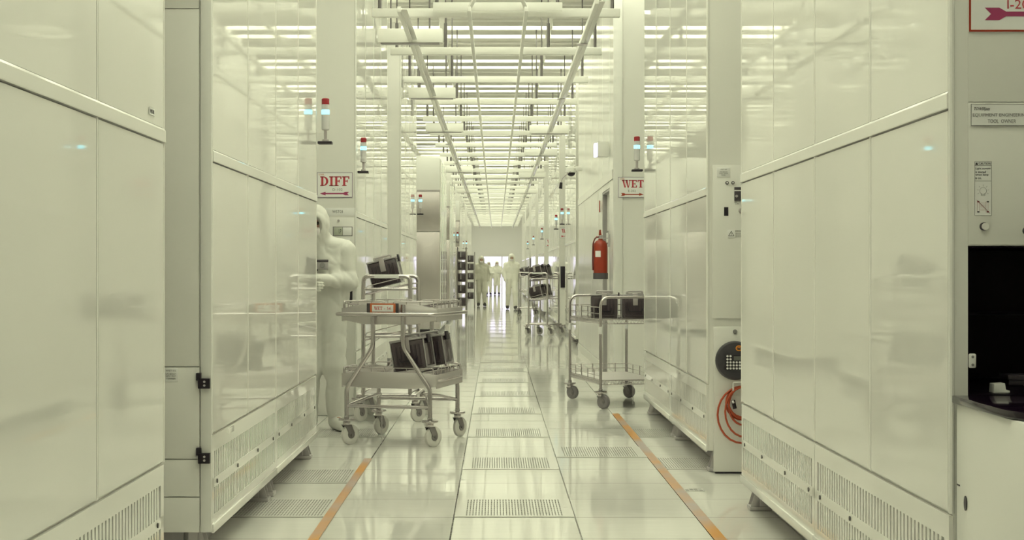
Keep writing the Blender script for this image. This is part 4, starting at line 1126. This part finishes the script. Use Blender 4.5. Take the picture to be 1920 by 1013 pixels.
def person(label, x, y, rz, scale, J, suit, res, lean=0, extra=None, hood_r=1.0, shoes=SHOE, group='people in cleanroom suits', fold=.008):
    t = thing('person', label, 'person', (x, y, 0), rz, group); t.scale = (scale,)*3
    j = {k: Vector(v) for k, v in J.items() if not k.startswith('hand')}
    hd = j['head']; nk = j['neck']; face = Vector(J.get('look', (0,-1,0))).normalized()
    sh = {s: j['sh'+s] for s in 'LR'}
    # suit
    segs = [(sh['R'], sh['L'], .082, .082), (nk, (sh['R']+sh['L'])/2, .075, .10)]
    ch = (sh['R']+sh['L'])/2-Vector((0,0,.12)); pv = (j['hipR']+j['hipL'])/2
    off = (sh['L']-sh['R'])*.28; off2 = (j['hipL']-j['hipR'])*.55
    segs += [(ch-off, pv-off2+Vector((0,0,.05)), .125, .118), (ch+off, pv+off2+Vector((0,0,.05)), .125, .118), (ch, pv+Vector((0,0,.05)), .132, .125)]
    for s in 'LR':
        segs += [(j['hip'+s], j['kn'+s], .108, .086), (j['kn'+s], j['an'+s]+Vector((0,0,.03)), .084, .070)]
        segs += [(sh[s], j['el'+s], .074, .062), (j['el'+s], j['wr'+s], .060, .045)]
    for s in 'LR': segs.append((nk+Vector((0,0,.03)), sh[s]+(nk-sh[s])*.25, .07, .068))
    ells = [(hd+Vector((0,.008,.006)), (.112*hood_r,.130*hood_r,.150)), ]
    segs.append((hd-Vector((0,0,.08)), nk-Vector((0,0,.03)), .092, .105))
    cut = [(hd+face*.125+Vector((0,0,-.005)), (.068,.075,.072))]
    allp = [v for k, v in j.items() if k != 'look']
    lo = [min(v[i] for v in allp)-.19 for i in range(3)]; hi = [max(v[i] for v in allp)+.19 for i in range(3)]; lo[2] = .03; 
    put('coverall', sdf_mesh('coverall', shape_of(segs, ells, .045, cut, fold), lo, hi, res, suit), t)
    # body: one continuous figure under the clothing
    bs = [(sh['R'], sh['L'], .06, .06), (nk+Vector((0,0,.02)), (sh['R']+sh['L'])/2, .05, .07), (hd-Vector((0,0,.06)), nk-Vector((0,0,.03)), .055, .055),
          (ch-off*.8, pv-off2*.8, .095, .09), (ch+off*.8, pv+off2*.8, .095, .09)]
    for s in 'LR':
        bs += [(j['hip'+s], j['kn'+s], .078, .055), (j['kn'+s], j['an'+s], .053, .038), (sh[s], j['el'+s], .048, .040), (j['el'+s], j['wr'+s], .038, .026), (j['an'+s], j['toe'+s], .036, .03)]
        e_ = (j['wr'+s]-j['el'+s]).normalized(); bs.append((j['wr'+s], j['wr'+s]+e_*.05, .02, .012))
    side = Vector((0,0,1)).cross(face).normalized()
    be = [(hd, (.078,.094,.118)), (hd+face*.088+Vector((0,0,-.022)), (.014,.022,.024)), (hd+face*.085+Vector((0,0,-.066)), (.026,.016,.010)), (hd+side*.078, (.012,.02,.03)), (hd-side*.078, (.012,.02,.03))]
    put('body', sdf_mesh('body', shape_of(bs, be, .02, [(hd+face*.100+side*.033+Vector((0,0,.012)), (.017,.014,.010)), (hd+face*.100-side*.033+Vector((0,0,.012)), (.017,.014,.010))]), [lo[0], lo[1], .0+.005], hi, max(.009, res*.8), SKIN), t)
    for s_ in (-1, 1):
        MB().ball(hd+face*.080+side*.033*s_+Vector((0,0,.012)), .0125, 10, 8).build('eye', EYE, t)
    put('face_mask', sdf_mesh('face_mask', shape_of([], [(hd+face*.045+Vector((0,0,-.062)), (.072,.070,.055))], .02), hd+face*.045-Vector((.12,.12,.16)), hd+face*.045+Vector((.12,.12,.05)), .008, MASKM), t)
    for s, sg in (('L', 1), ('R', -1)):
        d = (j['wr'+s]-j['el'+s]).normalized(); hdn = J.get('hand'+s)
        nrm, sd, curl = hdn
        hs_ = hand_segs(j['wr'+s]-d*.005, d, nrm, sd, curl)
        hs_.append((j['wr'+s]-d*.05, j['wr'+s]+d*.01, .034, .026))
        c = j['wr'+s]+d*.06
        put('glove', sdf_mesh('glove', shape_of(hs_, [], .006), c-Vector((.16,)*3), c+Vector((.16,)*3), .0052, GLOVE), t)
        an, toe = j['an'+s], j['toe'+s]
        put('overshoe', sdf_mesh('overshoe', shape_of([(an+Vector((0,0,.04)), an-Vector((0,0,.02)), .062, .050), (an+(an-toe)*.25-Vector((0,0,.03)), toe, .046, .040), (Vector((an.x,an.y,.045)), Vector((toe.x,toe.y,.042)), .040, .038)], [], .03), [min(an.x,toe.x)-.1, min(an.y,toe.y)-.12, .004], [max(an.x,toe.x)+.1, max(an.y,toe.y)+.12, an.z+.13], .010, suit if shoes is None else shoes), t)
    return t
# --- person at the left, half hidden by the tool, working with hands raised
J = dict(head=(-.040,-.11,1.575), neck=(-.02,-.03,1.43), shL=(.18,-.02,1.375), shR=(-.18,-.02,1.375),
         elL=(.232,-.06,1.135), wrL=(.02,-.27,1.16), elR=(-.235,-.07,1.10), wrR=(-.03,-.29,1.10),
         hipL=(.085,.02,.90), hipR=(-.085,.02,.90), knL=(.10,-.01,.49), knR=(-.09,.0,.49), anL=(.10,.03,.085), anR=(-.11,.05,.085), toeL=(.19,-.12,.045), toeR=(-.14,-.10,.045),
         look=(.20,-1,-.10), handL=((0,.2,1),(.0,-.5,1),.75), handR=((0,.1,1),(0,-.4,1),.7))
J['handL'] = ((0,1,.2),(0,0,1),.8); J['handR'] = ((0,1,.2),(0,0,1),.8)
PA = person('person in a white hooded coverall and face mask, half hidden behind the left tool', -1.335, 11.62, -.12, 1.0, J, SUIT, .011, shoes=None, hood_r=1.12, fold=.007)
bd = MB(); bd.box(-.05, .055, -.008, .008, -.07, .0); b_ = bd.build('badge_holder', CLEAR, PA, bevel=.003); b_.location = (.035, -.185, 1.30); b_.rotation_euler = (-.15, 0, .15)
MB().box(-.052, .057, -.012, -.0085, -.014, .003).build('badge_clip', DARKG, b_, bevel=.001)
MB().box(-.052, -.036, -.012, -.0085, -.055, -.016).build('badge_edge', INK, b_, bevel=.001)
MB().box(-.04, -.02, -.011, -.0085, -.085, -.07).build('badge_tag', INK, b_, bevel=.001)
MB().cyl((.012,-.009,-.04),(.012,-.013,-.04), .02, n=14).build('badge_photo', GREYI, b_)
# --- walkers
def walk(step, arm, fold=False, look=(0,-1,0)):
    J = dict(head=(0,-.03,1.585), neck=(0,0,1.44), shL=(.175,0,1.385), shR=(-.175,0,1.385), hipL=(.085,0,.91), hipR=(-.085,0,.91),
             knL=(.095,-.03-step*.6,.50), anL=(.10,-step,.085+.0), toeL=(.115,-step-.155,.045), knR=(-.095,-.03+step*.3,.50), anR=(-.10,step*.9,.095), toeR=(-.115,step*.9-.15,.045),
             elL=(.245,.05+arm,1.12), wrL=(.235,-.06+arm*1.6,.88), elR=(-.245,.05-arm,1.12), wrR=(-.235,-.06-arm*1.6,.88), look=look,
             handL=((-1,0,0),(0,-1,0),.45), handR=((1,0,0),(0,-1,0),.45))
    return J
person('person in a darker olive coverall walking toward the camera beside the left rack', -.50, 52.2, .05, 1.0, walk(.12, .05), SUITD, .02)
J = walk(.22, .04); J['elR'] = (-.25,-.02,1.12); J['wrR'] = (-.21,-.12,.90)
person('person in a pale long coverall walking beside the right-hand trolley', .49, 48.2, .12, 1.02, J, SUITM, .02)
J = walk(.10, -.04); J['elL'] = (.24,-.08,1.12); J['wrL'] = (.08,-.27,1.12)
person('smaller distant person in pale coverall, right of two by the far doorway', .05, 77.5, 0, 1.0, J, SUITM, .022)
J = walk(-.10, .05); J['elL'] = (.24,-.08,1.12); J['wrL'] = (.10,-.27,1.15)
person('smaller distant person in pale coverall, left of two by the far doorway', -.37, 76.6, .1, .98, J, SUITM, .022)

# ------------------------------------------------------------------ camera, world, view
cam = bpy.data.cameras.new('camera'); co = bpy.data.objects.new('camera', cam); COL.objects.link(co)
co.location = (0, 0, CZ); co.rotation_euler = (PI/2, 0, 0)
cam.sensor_width = 36; cam.sensor_fit = 'HORIZONTAL'; cam.lens = F/1920*36
cam.shift_x = 30/1920; cam.shift_y = 1.5/1920; cam.clip_end = 300; cam.clip_start = .05
scn.camera = co
w = bpy.data.worlds.new('world'); scn.world = w; w.use_nodes = True
w.node_tree.nodes['Background'].inputs[0].default_value = (.9,1,.7,1); w.node_tree.nodes['Background'].inputs[1].default_value = .05
scn.view_settings.view_transform = 'Standard'; scn.view_settings.look = 'None'; scn.view_settings.gamma = 1
scn.view_settings.exposure = .49
scn.cycles.use_denoising = True
scn.cycles.max_bounces = 6; scn.cycles.glossy_bounces = 4; scn.cycles.diffuse_bounces = 4; scn.cycles.caustics_reflective = False
scn.cycles.use_adaptive_sampling = True; scn.cycles.adaptive_threshold = .08
scn.cycles.sample_clamp_indirect = 6
scn.cycles.use_light_tree = False
